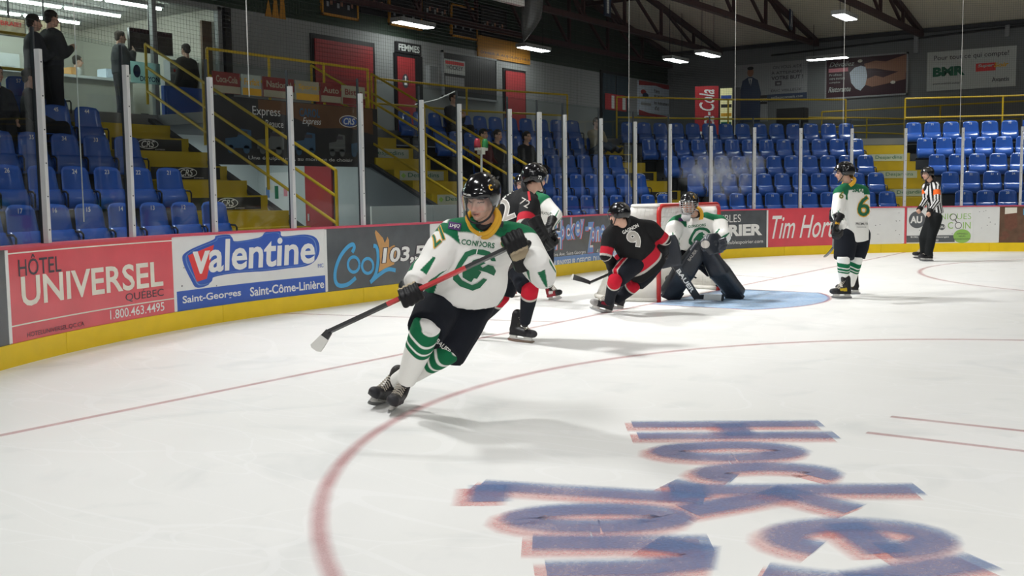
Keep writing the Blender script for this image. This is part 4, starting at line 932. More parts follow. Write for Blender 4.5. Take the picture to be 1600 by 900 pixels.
# goal light on a pole behind the end glass
c = at_plane(752, 232, 1, 4.35); gl_ = empty('goal_light', (c.x, 4.35, 0), 'goal lamp pole with red and green domes behind the glass', 'goal light')
MB().tube([(c.x, 4.35, 0), (c.x, 4.35, c.z)], .018).obj('pole', MATS['panel_white'], gl_); MB().box((c.x, 4.35, c.z), (.28, .07, .05)).box((c.x, 4.35, c.z - .04), (.1, .09, .1)).obj('bracket', MATS['ink_cream'], gl_)
M('dome_red', (.35, .02, .04), .25); M('dome_green', (.02, .18, .05), .25)
for sg, mt in ((-1, 'dome_red'), (1, 'dome_green')):
    MB().loft([((c.x + sg * .11, 4.35, c.z + .02), (.055, 0, 0), (0, .055, 0)), ((c.x + sg * .11, 4.35, c.z + .06), (.055, 0, 0), (0, .055, 0)), ((c.x + sg * .11, 4.35, c.z + .13), (.05, 0, 0), (0, .05, 0)), ((c.x + sg * .11, 4.35, c.z + .17), (.03, 0, 0), (0, .03, 0))], 14).obj('dome', MATS[mt], gl_, True)
# ------------------------------------------------------------------ lit concession room, left
M('room_wall', (.50, .48, .42), .7, var=.05); M('room_ceiling', (.42, .42, .40), .8); M('tube_light', (.88, 1., .93), .4, var=0, emit=34.); M('win_frame', (.24, .25, .25), .5); M('brown_door', (.13, .075, .04), .6)
zc = 5.15
tag(mesh('wall_room_back', [(RX0, 15.2, ZC), (RX1, 15.2, ZC), (RX1, 15.2, zc), (RX0, 15.2, zc)], [(0, 1, 2, 3)], MATS['room_wall']), kind='structure')
tag(mesh('wall_room_right', [(RX1, 10.7, ZC), (RX1, 15.2, ZC), (RX1, 15.2, zc), (RX1, 10.7, zc)], [(3, 2, 1, 0)], MATS['room_wall']), kind='structure')
tag(mesh('wall_room_left', [(RX0, 10.7, ZC), (RX0, 15.2, ZC), (RX0, 15.2, zc), (RX0, 10.7, zc)], [(0, 1, 2, 3)], MATS['room_wall']), kind='structure')
tag(mesh('floor_room', [(RX0, 10.6, ZC), (RX1, 10.6, ZC), (RX1, 15.2, ZC), (RX0, 15.2, ZC)], [(0, 1, 2, 3)], MATS['concrete']), kind='structure')
tag(mesh('ceiling_room', [(RX0, 10.7, zc), (RX1, 10.7, zc), (RX1, 15.2, zc), (RX0, 15.2, zc)], [(3, 2, 1, 0)], MATS['room_ceiling']), kind='structure')
win = tag(empty('window_1', ((RX0 + RX1) / 2, WY, ZC)), 'tall concession-room window with grey frame', None, None, 'structure')
for x in (RX0, -5.2, at_plane(240, 60, 1, WY).x, RX1 - .06): MB().box((x, WY, (ZC + zc) / 2), (.09, .1, zc - ZC)).obj('window_frame', MATS['win_frame'], win)
for z in (ZC + .05, zc - .03): MB().box(((RX0 + RX1) / 2, WY, z), (RX1 - RX0, .1, .1)).obj('window_frame', MATS['win_frame'], win)
wg = glass_mat('room_glass', (.93, .95, .95), .05, .02)
xs_ = [RX0, -5.2, at_plane(240, 60, 1, WY).x, RX1 - .06]
for a, c in zip(xs_[:-1], xs_[1:]): MB().box(((a + c) / 2, WY, (ZC + zc) / 2), (c - a - .09, .01, zc - ZC - .16)).obj('window_pane', wg, win)
tag(MB().box((RX1 + .12, WY - .02, (ZC + zc) / 2), (.16, .12, zc - ZC)).obj('trim_31', MATS['black_frame']), kind='structure')
bd = tag(MB().box((at_plane(332, 60, 1, 10.9).x, 10.9, 3.85), (.55, .06, 2.1)).obj('door_6', MATS['brown_door']), 'brown wooden door inside the concession room', None, None, 'structure')
for j, y in enumerate((11.3, 12.6, 14.0)):
    for k in range(7):
        x = RX0 + .75 + 1.3 * k
        th = empty('tube_lamp', (x, y, zc), 'fluorescent tube fitting in the concession room, %s row from the window, %s from the left' % (ORD[j], ORD[k]), 'ceiling lamp', 'concession room tubes')
        MB().box((x, y, zc - .03), (1.26, .16, .05)).obj('housing', MATS['lamp_body'], th); MB().tube([(x - .6, y, zc - .075), (x + .6, y, zc - .075)], .028).obj('tube', MATS['tube_light'], th)
M('screen_black', (.006, .006, .008), .15, var=0); M('screen_mix', (.35, .30, .2), .3, var=.9, scale=9, emit=.35)
def tv(label, px0, py0, px1, py1, y, mt, tx=None, tilt=0):
    a = at_plane(px0, (py0 + py1) / 2, 1, y); c = at_plane(px1, (py0 + py1) / 2, 1, y); t = at_plane((px0 + px1) / 2, py0, 1, y).z; b2 = at_plane((px0 + px1) / 2, py1, 1, y).z
    th = empty('television', ((a.x + c.x) / 2, y, b2), label, 'television')
    MB().box(((a.x + c.x) / 2, y, (t + b2) / 2), (c.x - a.x, .07, t - b2)).obj('casing', MATS['screen_black'], th); MB().box(((a.x + c.x) / 2, y - .037, (t + b2) / 2), ((c.x - a.x) * .94, .006, (t - b2) * .92)).obj('screen', MATS[mt], th)
    MB().tube([((a.x + c.x) / 2, y + .03, t - .05), ((a.x + c.x) / 2, y + .03, zc)], .02).obj('mount', MATS['black_frame'], th)
    if tx: printed('lettering', text_shape(tx, 0, 0, (c.x - a.x) * .7, (t - b2) * .25, .03), plane_map(((a.x + c.x) / 2, y - .04, (t + b2) / 2 + .05), (1, 0, 0), (0, 0, 1), .004), MATS['ink_red'], th)
tv('hanging menu screen with yellow and red graphics at the left edge', -8, 27, 38, 56, 11.6, 'screen_mix', 'BRAIE!')
tv('hanging menu screen behind the two dark figures', 46, 32, 94, 60, 11.9, 'screen_mix')
tv('large black television hanging in the concession room', 201, 47, 268, 83, 11.2, 'screen_black')
# counter with goods
ct = empty('snack_counter', (-1.8, 13.2, ZC), 'white snack counter inside the lit concession room', 'counter')
MB().box((-2.2, 13.2, ZC + .5), (5.6, .6, 1.0)).obj('cabinet', MATS['room_wall'], ct); MB().box((-2.2, 13.15, ZC + 1.02), (5.7, .75, .05)).obj('worktop', MATS['panel_white'], ct)
for k, (x, mt, w_, h_) in enumerate(((-2.05, 'panel_white', .45, .3), (-1.35, 'ink_lime', .16, .14), (-.7, 'ink_orange', .14, .16), (.1, 'bluewhite', .16, .2))):
    b2 = MB().box((x, 13.1, ZC + 1.05 + h_ / 2), (w_, .3, h_)).box((x, 12.94, ZC + 1.05 + h_ * .5), (w_ * .7, .02, h_ * .55)); tag(b2.obj('snack_box', MATS[mt]), '%s snack box on the concession counter' % ['white', 'lime green', 'tan', 'pale blue'][k], 'box', 'snack boxes')
_m = bpy.data.materials.new('backlit_decal'); _nt, _N, _L, _b = nodes(_m); _t = _N.new('ShaderNodeBsdfTranslucent'); _t.inputs[0].default_value = (.62, .82, .80, 1); _x = _N.new('ShaderNodeMixShader'); _x.inputs[0].default_value = .75; _b.inputs['Base Color'].default_value = (.6, .75, .74, 1); _L.new(_b.outputs[0], _x.inputs[1]); _L.new(_t.outputs[0], _x.inputs[2]); _L.new(_x.outputs[0], _N['Material Output'].inputs[0]); MATS['backlit_decal'] = _m
sign('round white sponsor decal on the concession window', 204, 97, 250, 130, 'backlit_decal', [('e', .2, .55, .12, .3, 'sign_navy'), ('t', 'DOYON', .3, .95, .1, .35, 'sign_navy', .02, 0)], val=WY - .06, depth=.01, name='window_decal', cat='decal')
sign('pale menu shelves behind the concession window, right of the mullion', 256, 96, 304, 128, 'sign_grey', [('r', .0, 1, .62, .72, 'sign_white'), ('r', .0, 1, .3, .4, 'sign_white'), ('r', .1, .7, .42, .55, 'ink_red')], val=11.5, depth=.2, name='menu_shelf', cat='shelf')
_q = at_plane(280, 128, 1, 11.5); MB().box((_q.x, 11.42, (ZC + _q.z) / 2), (.9, .12, _q.z - ZC)).obj('upright', MATS['sign_grey'], bpy.data.objects['menu_shelf'])
# dark blue plinth beside the CRS stairs
bp_ = MB().box((-.75, 9.5, ZC + .29), (1.0, .08, .58)).box((-.75, 9.46, ZC + .29), (.9, .02, .46)); tag(bp_.obj('blue_partition', MATS['seat_blue']), 'dark blue partition panel at the top of the left stairs', 'partition')
# ------------------------------------------------------------------ safety netting above the glass
def cords(lines, r):
    mb_v = []; mb_f = []
    for a, b2, n_ in lines:
        u = Vector((0, 0, 1)) if abs((b2 - a).normalized().z) < .5 else path(0)[1]
        k = len(mb_v)
        x = (b2 - a).normalized().cross(n_).normalized()
        for q in (a, b2): mb_v += [q + x * r, q - x * r * .5 + n_ * r * .87, q - x * r * .5 - n_ * r * .87]
        mb_f += [(k, k + 1, k + 4, k + 3), (k + 1, k + 2, k + 5, k + 4), (k + 2, k, k + 3, k + 5)]
    return mb_v, mb_f
M('net_black', (.012, .013, .014), .8, var=0); M('rope_white', (.6, .6, .58), .7, var=0)
lines = []; NZ0, NZ1 = ZG - .02, 5.98; CELL = .047
ss = np.arange(-9.6, 17.6, CELL)
for s in ss:
    p, t, nn = path(s, .14); lines.append((p + Vector((0, 0, NZ0)), p + Vector((0, 0, NZ1)), nn))
ss2 = np.arange(-9.6, 17.6, .4)
for z in np.arange(NZ0, NZ1, CELL):
    for a, c in zip(ss2[:-1], ss2[1:]):
        p, t, nn = path(a, .14); q = path(c, .14)[0]; lines.append((p + Vector((0, 0, z)), q + Vector((0, 0, z)), nn))
net = mesh('safety_net', *cords(lines, .0013), MATS['net_black']); tag(net, 'fine black safety netting hung above the rink glass', 'netting', None, 'stuff')
for k, (px_, s_) in enumerate(((137, None), (400, None), (990, None), (1155, None), (1323, None), (1505, None))):
    s_, _ = board_sz(px_, 120); p, t, nn = path(s_, .12)
    tag(MB().tube([p + Vector((0, 0, 1.2 if k in (0, 2) else 2.6)), p + t * (.0 if k != 2 else .05) + Vector((0, 0, 6.0))], .006, 5).obj('net_rope', MATS['rope_white']), 'thin white seam rope in the netting, %s from the left' % ORD[k], 'rope', 'netting ropes')
tag(MB().tube([path(-1.5, .12)[0] + Vector((0, 0, 2.7)), path(-1.0, .12)[0] + Vector((0, 0, 2.8)), path(-.57, .12)[0] + Vector((0, 0, 2.95))], .008, 5).obj('tie_rope', MATS['rope_white']), 'slack white tie rope between glass posts above the tunnel', 'rope')
# ------------------------------------------------------------------ goal
M('goal_red', (.55, .02, .018), .35, coat=.3); M('net_white', (.72, .70, .66), .8, var=.05); M('pad_white', (.62, .60, .55), .7, var=.12, scale=9, bump=.5, bscale=14)
goal = empty('hockey_goal', (0, .4, 0), 'red-framed hockey goal with white netting behind the goaltender', 'goal')
r_ = .03; gw_ = .945; gh = 1.24
arc = lambda x0, s: [(x0 + s * (-.10 + .10 * math.cos(a)), 0, gh - .10 + .10 * math.sin(a)) for a in np.linspace(0, math.pi / 2, 6)]
MB().tube([(-gw_, 0, .0)] + arc(-gw_, -1) + arc(gw_, 1)[::-1] + [(gw_, 0, 0)], r_, 12).obj('front_frame', MATS['goal_red'], goal, True)
bx = [(-gw_, .02, .03), (-1.05, .5, .03), (-.85, .98, .03), (-.4, 1.12, .03), (.4, 1.12, .03), (.85, .98, .03), (1.05, .5, .03), (gw_, .02, .03)]
bx = smooth_pts(bx, 4); MB().tube(bx, .028, 8).obj('base_frame', MATS['pad_white'], goal, True)
tx = smooth_pts([(-gw_ + .03, 0, gh), (-.95, .35, gh), (-.6, .52, gh), (0, .56, gh), (.6, .52, gh), (.95, .35, gh), (gw_ - .03, 0, gh)], 5); MB().tube(tx, .02, 8).obj('top_frame', MATS['net_white'], goal, True)
MB().tube([(0, .56, gh), (0, 1.12, .03)], .018, 8).obj('back_stay', MATS['net_white'], goal, True)
lines = []
Nn = 44
def on(pl, f):
    k = f * (len(pl) - 1); i = min(int(k), len(pl) - 2); return Vector(pl[i]).lerp(Vector(pl[i + 1]), k - i)
for i in range(Nn + 1):
    f = i / Nn; a = on(tx, f); b2 = on(bx, f); nn = Vector(((f - .5), .4, .1)).normalized(); lines.append((a, b2, nn))
for j in range(1, 20):
    for i in range(Nn // 2):
        f0, f1 = 2 * i / Nn, (2 * i + 2) / Nn; q = j / 20
        a = on(tx, f0).lerp(on(bx, f0), q); b2 = on(tx, f1).lerp(on(bx, f1), q); lines.append((a, b2, Vector((f0 - .5, .4, .1)).normalized()))
for i in range(1, 28):
    x = -gw_ + 2 * gw_ * i / 28; yb = float(np.interp(x, [p[0] for p in tx], [p[1] for p in tx])); lines.append((Vector((x, 0, gh)), Vector((x, yb, gh)), Vector((0, 0, 1))))
for j in range(1, 11):
    y = .053 * j; xx = max([abs(p[0]) for p in tx if p[1] >= y - .03] + [.1]); lines.append((Vector((-xx, y, gh)), Vector((xx, y, gh)), Vector((0, 0, 1))))
nt_ = mesh('netting', *cords(lines, .0019), MATS['net_white'], goal); tag(nt_, kind='stuff')
# canvas skirt along the foot and the printed top cover
V = []; F = []
for i in range(41):
    f = i / 40; b2 = on(bx, f); t2 = on(tx, f); m_ = b2.lerp(t2, .22)
    V += [b2 + Vector((0, -.02, 0)), m_ + Vector((.015 * math.sin(i * 1.9), -.03 + .012 * math.sin(i * 2.3), .02 * math.sin(i * 1.3)))]
for i in range(40): F.append((2 * i, 2 * i + 2, 2 * i + 3, 2 * i + 1))
o = mesh('canvas_skirt', V, F, MATS['pad_white'], goal, True); md = o.modifiers.new('s', 'SOLIDIFY'); md.thickness = .012
V = []; F = []
for i in range(25):
    f = i / 24; t2 = on(tx, f); b2 = on(bx, f); V += [t2 + Vector((0, .01, .022)), t2.lerp(b2, .15) + Vector((0, .012, 0))]
for i in range(24): F.append((2 * i, 2 * i + 2, 2 * i + 3, 2 * i + 1))
cv = mesh('top_cover', V, F, MATS['net_white'], goal, True); md = cv.modifiers.new('s', 'SOLIDIFY'); md.thickness = .006
# ------------------------------------------------------------------ people
def union(name, mb, voxel, mat, parent, smooth=4, sub=0, paint=None, fold=0., fscale=9., seed=0):
    """join overlapping solids into ONE continuous skin"""
    me = bpy.data.meshes.new(name); me.from_pydata([tuple(v) for v in mb.V], [], mb.F)
    o = bpy.data.objects.new(name, me)
    md = o.modifiers.new('r', 'REMESH'); md.mode = 'VOXEL'; md.voxel_size = voxel
    if smooth: md = o.modifiers.new('s', 'SMOOTH'); md.factor = .5; md.iterations = smooth
    if sub: md = o.modifiers.new('d', 'SUBSURF'); md.levels = sub; md.render_levels = sub
    m2 = tmp_mesh(o); COL.objects.link(o); o.modifiers.clear(); o.data = m2; bpy.data.meshes.remove(me)
    n = len(m2.vertices); co = np.empty(n * 3); m2.vertices.foreach_get('co', co); co = co.reshape(-1, 3)
    no = np.empty(n * 3); m2.vertex_normals.foreach_get('vector', no); no = no.reshape(-1, 3)
    base = co.copy()
    if fold:
        rg = np.random.default_rng(seed + 3); h = np.zeros(n)
        wv = np.stack([np.sin(co @ (rg.normal(size=3) * fscale * .6) + rg.random() * 6) for _ in range(3)], 1) * .9
        for k in range(5):
            dv = rg.normal(size=3); dv[2] *= .55; dv /= np.linalg.norm(dv)
            sn = np.sin((co @ dv) * fscale * (.8 + .3 * k) + wv[:, k % 3] * 1.5 + rg.random() * 6); h += .75 * sn + .25 * ((1 - np.abs(sn)) ** 1.5 - .3)
        co = co + no * (h * fold / 2.2)[:, None]
        m2.vertices.foreach_set('co', co.ravel())
    m2.polygons.foreach_set('use_smooth', [True] * len(m2.polygons))
    if paint is not None:
        c = np.ones((n, 4)); c[:, :3] = paint(base, no)
        a = m2.attributes.new('Col', 'FLOAT_COLOR', 'POINT'); a.data.foreach_set('color', c.ravel())
    m2.materials.clear(); m2.materials.append(mat); m2.update()
    o.name = name
    if parent is not None: setparent(o, parent)
    return o
attr_mat('skin', .5, .15, 200, .4); attr_mat('jersey', .75, .5, 420, .25); attr_mat('sock', .85, .6, 300, .2); attr_mat('leather', .5, .4, 90, .28); attr_mat('cloth', .85, .5, 200, .2)
M('helmet_black', (.008, .008, .009), .16, var=0, coat=.6); M('strap_black', (.012, .012, .013), .6); M('holder_white', (.62, .61, .58), .4, var=.12, scale=40); M('steel', (.55, .56, .57), .22, 1., var=0)
M('lace', (.55, .50, .42), .8); M('pants_black', (.012, .014, .019), .75, var=.15, bump=.5, bscale=25, spec=.3); M('hair_dark', (.02, .014, .01), .6, bump=.6, bscale=80); M('eye_white', (.6, .58, .55), .25); M('pupil', (.02, .02, .02), .2)
M('tape_white', (.60, .59, .55), .8, var=.1); M('stick_black', (.012, .012, .013), .4, coat=.2); M('stick_red', (.50, .025, .03), .35, coat=.3); M('print_green', (.006, .13, .055), .7); M('print_gold', (.78, .42, .03), .7); M('print_white', (.78, .77, .73), .7); M('print_black', (.012, .012, .014), .7); M('print_purple', (.07, .02, .13), .7); M('print_silver', (.45, .42, .38), .6); M('pad_black', (.016, .020, .028), .35, var=.2, bump=.25, bscale=30, coat=.15); M('cage_steel', (.55, .55, .55), .3, .9, var=0); M('print_red', (.55, .02, .03), .7)
GREEN, WHITE, GOLD, BLACK, REDC, SILV = (.008, .15, .062), (.88, .87, .83), (.78, .42, .03), (.007, .007, .008), (.50, .012, .03), (.50, .47, .43)
NAVY = (.010, .012, .018)
def orth(fwd, up):
    z = Vector(up).normalized(); y = Vector(fwd); y = (y - z * y.dot(z)).normalized(); x = y.cross(z)
    return x, y, z
def mat_of(pos, x, y, z, s=1.):
    mm = Matrix(((x * s)[:], (y * s)[:], (z * s)[:])).transposed().to_4x4(); mm.translation = Vector(pos); return mm
def tmb(mb, mm):
    mb.V = [mm @ v for v in mb.V]; return mb
def cdir(r, u, f): return (CR * r + CU * u + CF * f).normalized()
def seg_param(co, a, b):
    a = np.array(a); b = np.array(b); d = b - a; t = ((co - a) @ d) / (d @ d); tc = np.clip(t, 0, 1)
    return t, np.linalg.norm(co - a - tc[:, None] * d, axis=1)
# ---- head
def head_mb(detail=True):
    b = MB()
    b.ball((0, -.012, .045), (.073, .092, .078), 20, 12); b.ball((0, .016, -.02), (.060, .068, .085), 18, 12); b.ball((0, .030, -.074), (.045, .048, .034)); b.ball((0, .060, -.092), (.022, .020, .018))
    for s in (-1, 1):
        b.ball((s * .036, .048, -.032), (.026, .026, .028)); b.ball((s * .075, -.008, -.014), (.010, .020, .032)); b.ball((s * .011, .092, -.039), (.010, .010, .008)); b.ball((s * .031, .0600, -.0015), (.0145, .0125, .0095))
    b.ball((0, .070, .018), (.05, .015, .012)); b.chain([(0, .078, .010), (0, .092, -.012), (0, .101, -.034)], [.009, .011, .013])
    b.ball((0, .077, -.063), (.021, .010, .006)); b.ball((0, .0755, -.075), (.017, .010, .0062))
    return b
SKIN = (.60, .36, .265)
def face_paint(inv, s, skin=SKIN, brow=(.09, .05, .03), beard=None):
    im = np.array(inv)
    def f(co, no):
        L = co @ im[:3, :3].T + im[:3, 3]
        c = np.tile(np.array(skin), (len(co), 1)); x, y, z = L[:, 0], L[:, 1], L[:, 2]
        near = (np.abs(x) < .1) & (np.abs(z) < .16) & (np.abs(y) < .14)
        def put(msk, col): c[near & msk] = col
        put((np.abs(x) < .05) & (y > .045) & (z > -.05) & (z < -.02), tuple(np.array(skin) * (1.08, .9, .88)))
        if beard: put((y > .0) & (z < -.05) , beard)
        put((np.abs(x) < .024) & (y > .064) & (z > -.081) & (z < -.058), tuple(np.array(skin) * (.86, .66, .64))); put((np.abs(x) < .017) & (y > .06) & (np.abs(z + .069) < .0036), (.12, .04, .04))
        put((np.abs(np.abs(x) - .032) < .020) & (y > .045) & (np.abs(z - .019 - .1 * (.03 - np.abs(x))) < .0055), brow)
        put((np.abs(np.abs(x) - .031) < .016) & (y > .045) & (np.abs(z + .003) < .0035), (.05, .03, .025)); put((z > .075) | ((z > .0) & (y < -.02)) | ((y < -.055) & (z > -.06)), brow)
        return c
    return f
def eyes(parent, mm):
    for s in (-1, 1):
        b = tmb(MB().ball((s * .031, .0595, -.0075), .0110, 12, 8), mm); e = b.obj('eye', MATS['eye_white'], parent, True)
        tmb(MB().ball((s * .031, .0672, -.0115), .0052, 8, 6), mm).obj('pupil', MATS['pupil'], e, True)
def helmet(parent, mm, visor=True, cage=False, logo=None, mat='helmet_black', num=None, chin=True):
    NU, NV = 56, 18; V = []; F = []
    def rim(th):
        a = abs(((th + math.pi) % (2 * math.pi)) - math.pi)          # 0 front .. pi back
        return float(np.interp(a, [0, .9, 1.25, 1.7, 2.2, math.pi], [.032, .030, -.038, -.046, -.040, -.062]))
    cx, cy, cz = 0, -.010, .028; rx, ry, rz = .101, .126, .114
    for j in range(NV + 1):
        for i in range(NU):
            th = 2 * math.pi * i / NU; zb = rim(th); ztop = cz + rz
            z = ztop - (ztop - zb) * (1 - math.cos(math.pi / 2 * j / NV)) if j < NV else zb
            z = ztop - (ztop - zb) * (j / NV) ** 1.7
            q = (z - cz) / rz; rr = math.sqrt(max(0, 1 - q * q)) if q > 0 else 1 - .10 * q * q * 4
            a = abs(((th + math.pi) % (2 * math.pi)) - math.pi)
            bump = 1 + .045 * math.exp(-((a - .55) / .16) ** 2) * math.exp(-((q - .55) / .22) ** 2) + .05 * math.exp(-((a - 2.3) / .3) ** 2) * math.exp(-((q - .3) / .25) ** 2) - .035 * math.exp(-((a - 1.25) / .18) ** 2) * math.exp(-((q - .5) / .25) ** 2)
            if a < 1.0 and z < .062: bump += .045
            if abs(q - .12) < .06 and a > 1.0: bump -= .02
            V.append((cx + rx * rr * bump * math.sin(th), cy + ry * rr * bump * math.cos(th), z))
    for j in range(NV):
        for i in range(NU):
            i2 = (i + 1) % NU; F.append((j * NU + i, (j + 1) * NU + i, (j + 1) * NU + i2, j * NU + i2))
    h = mesh('helmet', [mm @ Vector(v) for v in V], F, MATS[mat], parent, True)
    md = h.modifiers.new('t', 'SOLIDIFY'); md.thickness = .008; md.offset = 1
    b = MB()
    for s in (-1, 1):
        for k in range(3): b.box((s * (.045 + .012 * k), .02 - .045 * k, .128 - .012 * k), (.008, .028, .012), (.9, 0, -s * .4), (0, 1, 0), (s * .4, 0, .9))
    tmb(b, mm).obj('vent', MATS['print_black'], h)
    if visor:
        V = []; F = []; n, m_ = 22, 4
        for j in range(m_ + 1):
            for i in range(n + 1):
                th = math.radians(-88 + 176 * i / n); z = .036 - (.086 - .03 * abs(th / 1.5) ** 2) * j / m_
                V.append((.113 * math.sin(th), -.006 + .137 * math.cos(th) - .004 * j, z))
        for j in range(m_):
            for i in range(n): a = j * (n + 1) + i; F.append((a, a + n + 1, a + n + 2, a + 1))
        mesh('visor', [mm @ Vector(v) for v in V], F, MATS['visor_glass'], h, True)
    if chin:
        pts = smooth_pts([(.088, .01, -.03), (.07, .045, -.085), (.035, .075, -.112), (0, .082, -.118), (-.035, .075, -.112), (-.07, .045, -.085), (-.088, .01, -.03)], 4)
        tmb(MB().tube(pts, .006, 6), mm).obj('chin_strap', MATS['strap_black'], h, True)
    if cage:
        b = MB()
        for z in (.03, .005, -.02, -.045, -.07, -.095, -.115):
            k = .96 if z > -.06 else .96 - (-.06 - z) * 4
            b.tube([(.108 * k * math.sin(t), -.0 + .145 * k * math.cos(t), z) for t in np.linspace(-1.25, 1.25, 11)], .0032, 6)
        for t in (-.85, -.5, -.17, .17, .5, .85):
            b.tube([(.108 * kk * math.sin(t), .145 * kk * math.cos(t), z) for z, kk in ((.04, .97), (-.02, 1.), (-.07, .95), (-.115, .76))], .0032, 6)
        tmb(b, mm).obj('face_cage', MATS['cage_steel'], h, True)
    bv = bvh_of(h)
    if logo:
        R3 = mm.to_3x3(); decal('helmet_logo', h, bv, ring_shape(0, 0, .018, .018, .009, 45, 320), mm @ Vector((-.24, .13, .115)), R3 @ Vector((-.5, -.85, 0)), R3 @ Vector((0, 0, 1)), R3 @ Vector((1, -.55, -.22)), MATS[logo]); decal('helmet_lettering', h, bv, text_shape('BAUER', 0, 0, .062, .011, .03), mm @ Vector((.028, .3, .050)), R3 @ Vector((-1, 0, 0)), R3 @ Vector((0, 0, 1)), R3 @ Vector((0, -1, 0)), MATS['print_white'], .01)
    if num:
        for sd in (1, -1): decal('helmet_number', h, bv, text_shape(num, 0, 0, None, .032, .03), mm @ Vector((sd * .3, -.01, .0)), mm.to_3x3() @ Vector((0, sd, 0)), mm.to_3x3() @ Vector((0, 0, 1)), mm.to_3x3() @ Vector((-sd, 0, 0)), MATS['print_white'])
    return h
def bvh_of(o):
    mm = world_of(o)
    return BVHTree.FromPolygons([mm @ v.co for v in o.data.vertices], [tuple(p.vertices) for p in o.data.polygons])
def decal(name, parent, bv, shape, origin, u, v, d, mat, L=.02, eps=.005):
    """print laid on a garment: every point of the flat shape is pressed on to the cloth along d"""
    u = Vector(u).normalized(); d = Vector(d).normalized(); v = Vector(v); v = (v - d * v.dot(d)).normalized(); u = (u - d * u.dot(d) - v * u.dot(v)).normalized()
    V2, F2 = dense(shape, L); V = []; ok = []
    for x, y in V2:
        o_ = Vector(origin) + u * x + v * y
        h = bv.ray_cast(o_, d, 3.0); good = h[0] is not None
        V.append(h[0] - d * eps if good else o_); ok.append(good)
    F = []
    for f in F2:
        if all(ok[i] for i in f) and max((V[f[i]] - V[f[i - 1]]).length for i in range(3)) < L * 4: F.append(f)
    if not F: return None
    n0 = (V[F[0][1]] - V[F[0][0]]).cross(V[F[0][2]] - V[F[0][0]])
    if n0.dot(d) > 0: F = [f[::-1] for f in F]
    return mesh(name, V, F, mat, parent, True)
# ---- skates, gloves, sticks
def skate(parent, G, fwd, up, pal=((.012, .012, .014), (.03, .03, .034)), accent=None, s=1.0):
    x, y, z = orth(fwd, up); mm = mat_of(G, x, y, z, s); inv = mm.inverted()
    b = MB(); b.chain([(0, -.085, .115), (0, -.02, .108), (0, .06, .098), (0, .125, .095)], [.046, .044, .046, .042]); b.chain([(0, -.075, .13), (0, -.07, .19), (0, -.058, .262)], [.050, .048, .055]); b.ball((0, .145, .096), (.045, .045, .038)); b.box((0, .02, .072), (.078, .27, .022)); b.chain([(0, -.02, .2), (0, -.005, .275)], [.035, .03])
    im = np.array(inv)
    def pt(co, no):
        L = co @ im[:3, :3].T + im[:3, 3]; c = np.tile(np.array(pal[0]), (len(co), 1)); c[L[:, 1] > .105] = pal[1]
        c[(np.abs(L[:, 0]) < .026) & (L[:, 2] > .13) & (L[:, 1] > -.045)] = (.05, .048, .045)
        if accent: c[(L[:, 2] > .10) & (L[:, 2] < .145) & (L[:, 1] > -.04) & (L[:, 1] < .06) & (np.abs(L[:, 0]) > .028)] = accent
        return c
    sk = union('skate', tmb(b, mm), .009, attr_mat('leather'), parent, 3, 0, pt)
    V = [(-.012, -.12, .03), (.012, -.12, .03), (.012, .15, .03), (-.012, .15, .03), (-.028, -.12, .068), (.028, -.12, .068), (.030, .155, .066), (-.030, .155, .066)]
    b = MB(); b.loft([((0, -.085, .034), (.010, 0, 0), (0, .055, 0)), ((0, -.08, .05), (.014, 0, 0), (0, .04, 0)), ((0, -.08, .07), (.030, 0, 0), (0, .055, 0))], 14, 3).loft([((0, .095, .034), (.010, 0, 0), (0, .06, 0)), ((0, .09, .05), (.014, 0, 0), (0, .045, 0)), ((0, .09, .07), (.032, 0, 0), (0, .065, 0))], 14, 3).box((0, .005, .036), (.018, .26, .016))
    tmb(b, mm).obj('blade_holder', MATS['holder_white'], sk, True)
    pr = [(-.145, .030), (-.150, .014), (-.135, .003), (-.05, .0), (.07, .0), (.150, .006), (.175, .022), (.170, .032)]
    V = [(dx, a, c) for dx in (-.002, .002) for a, c in pr]; n = len(pr); F = [tuple(range(n)), tuple(range(2 * n - 1, n - 1, -1))] + [(i, i + n, (i + 1) % n + n, (i + 1) % n) for i in range(n)]
    tmb(MB().add(V, F), mm).obj('blade', MATS['steel'], sk)
    for k in range(9):
        q = k / 8; yy = .095 - .10 * q; zz = .128 + .115 * q ** 1.2; tmb(MB().tube([(-.033, yy - .012, zz - .012), (-.012, yy, zz + .007), (.012, yy + .004, zz + .007), (.033, yy - .012, zz - .010)], .0046, 5), mm).obj('lace', MATS['lace'], sk)
    return mm
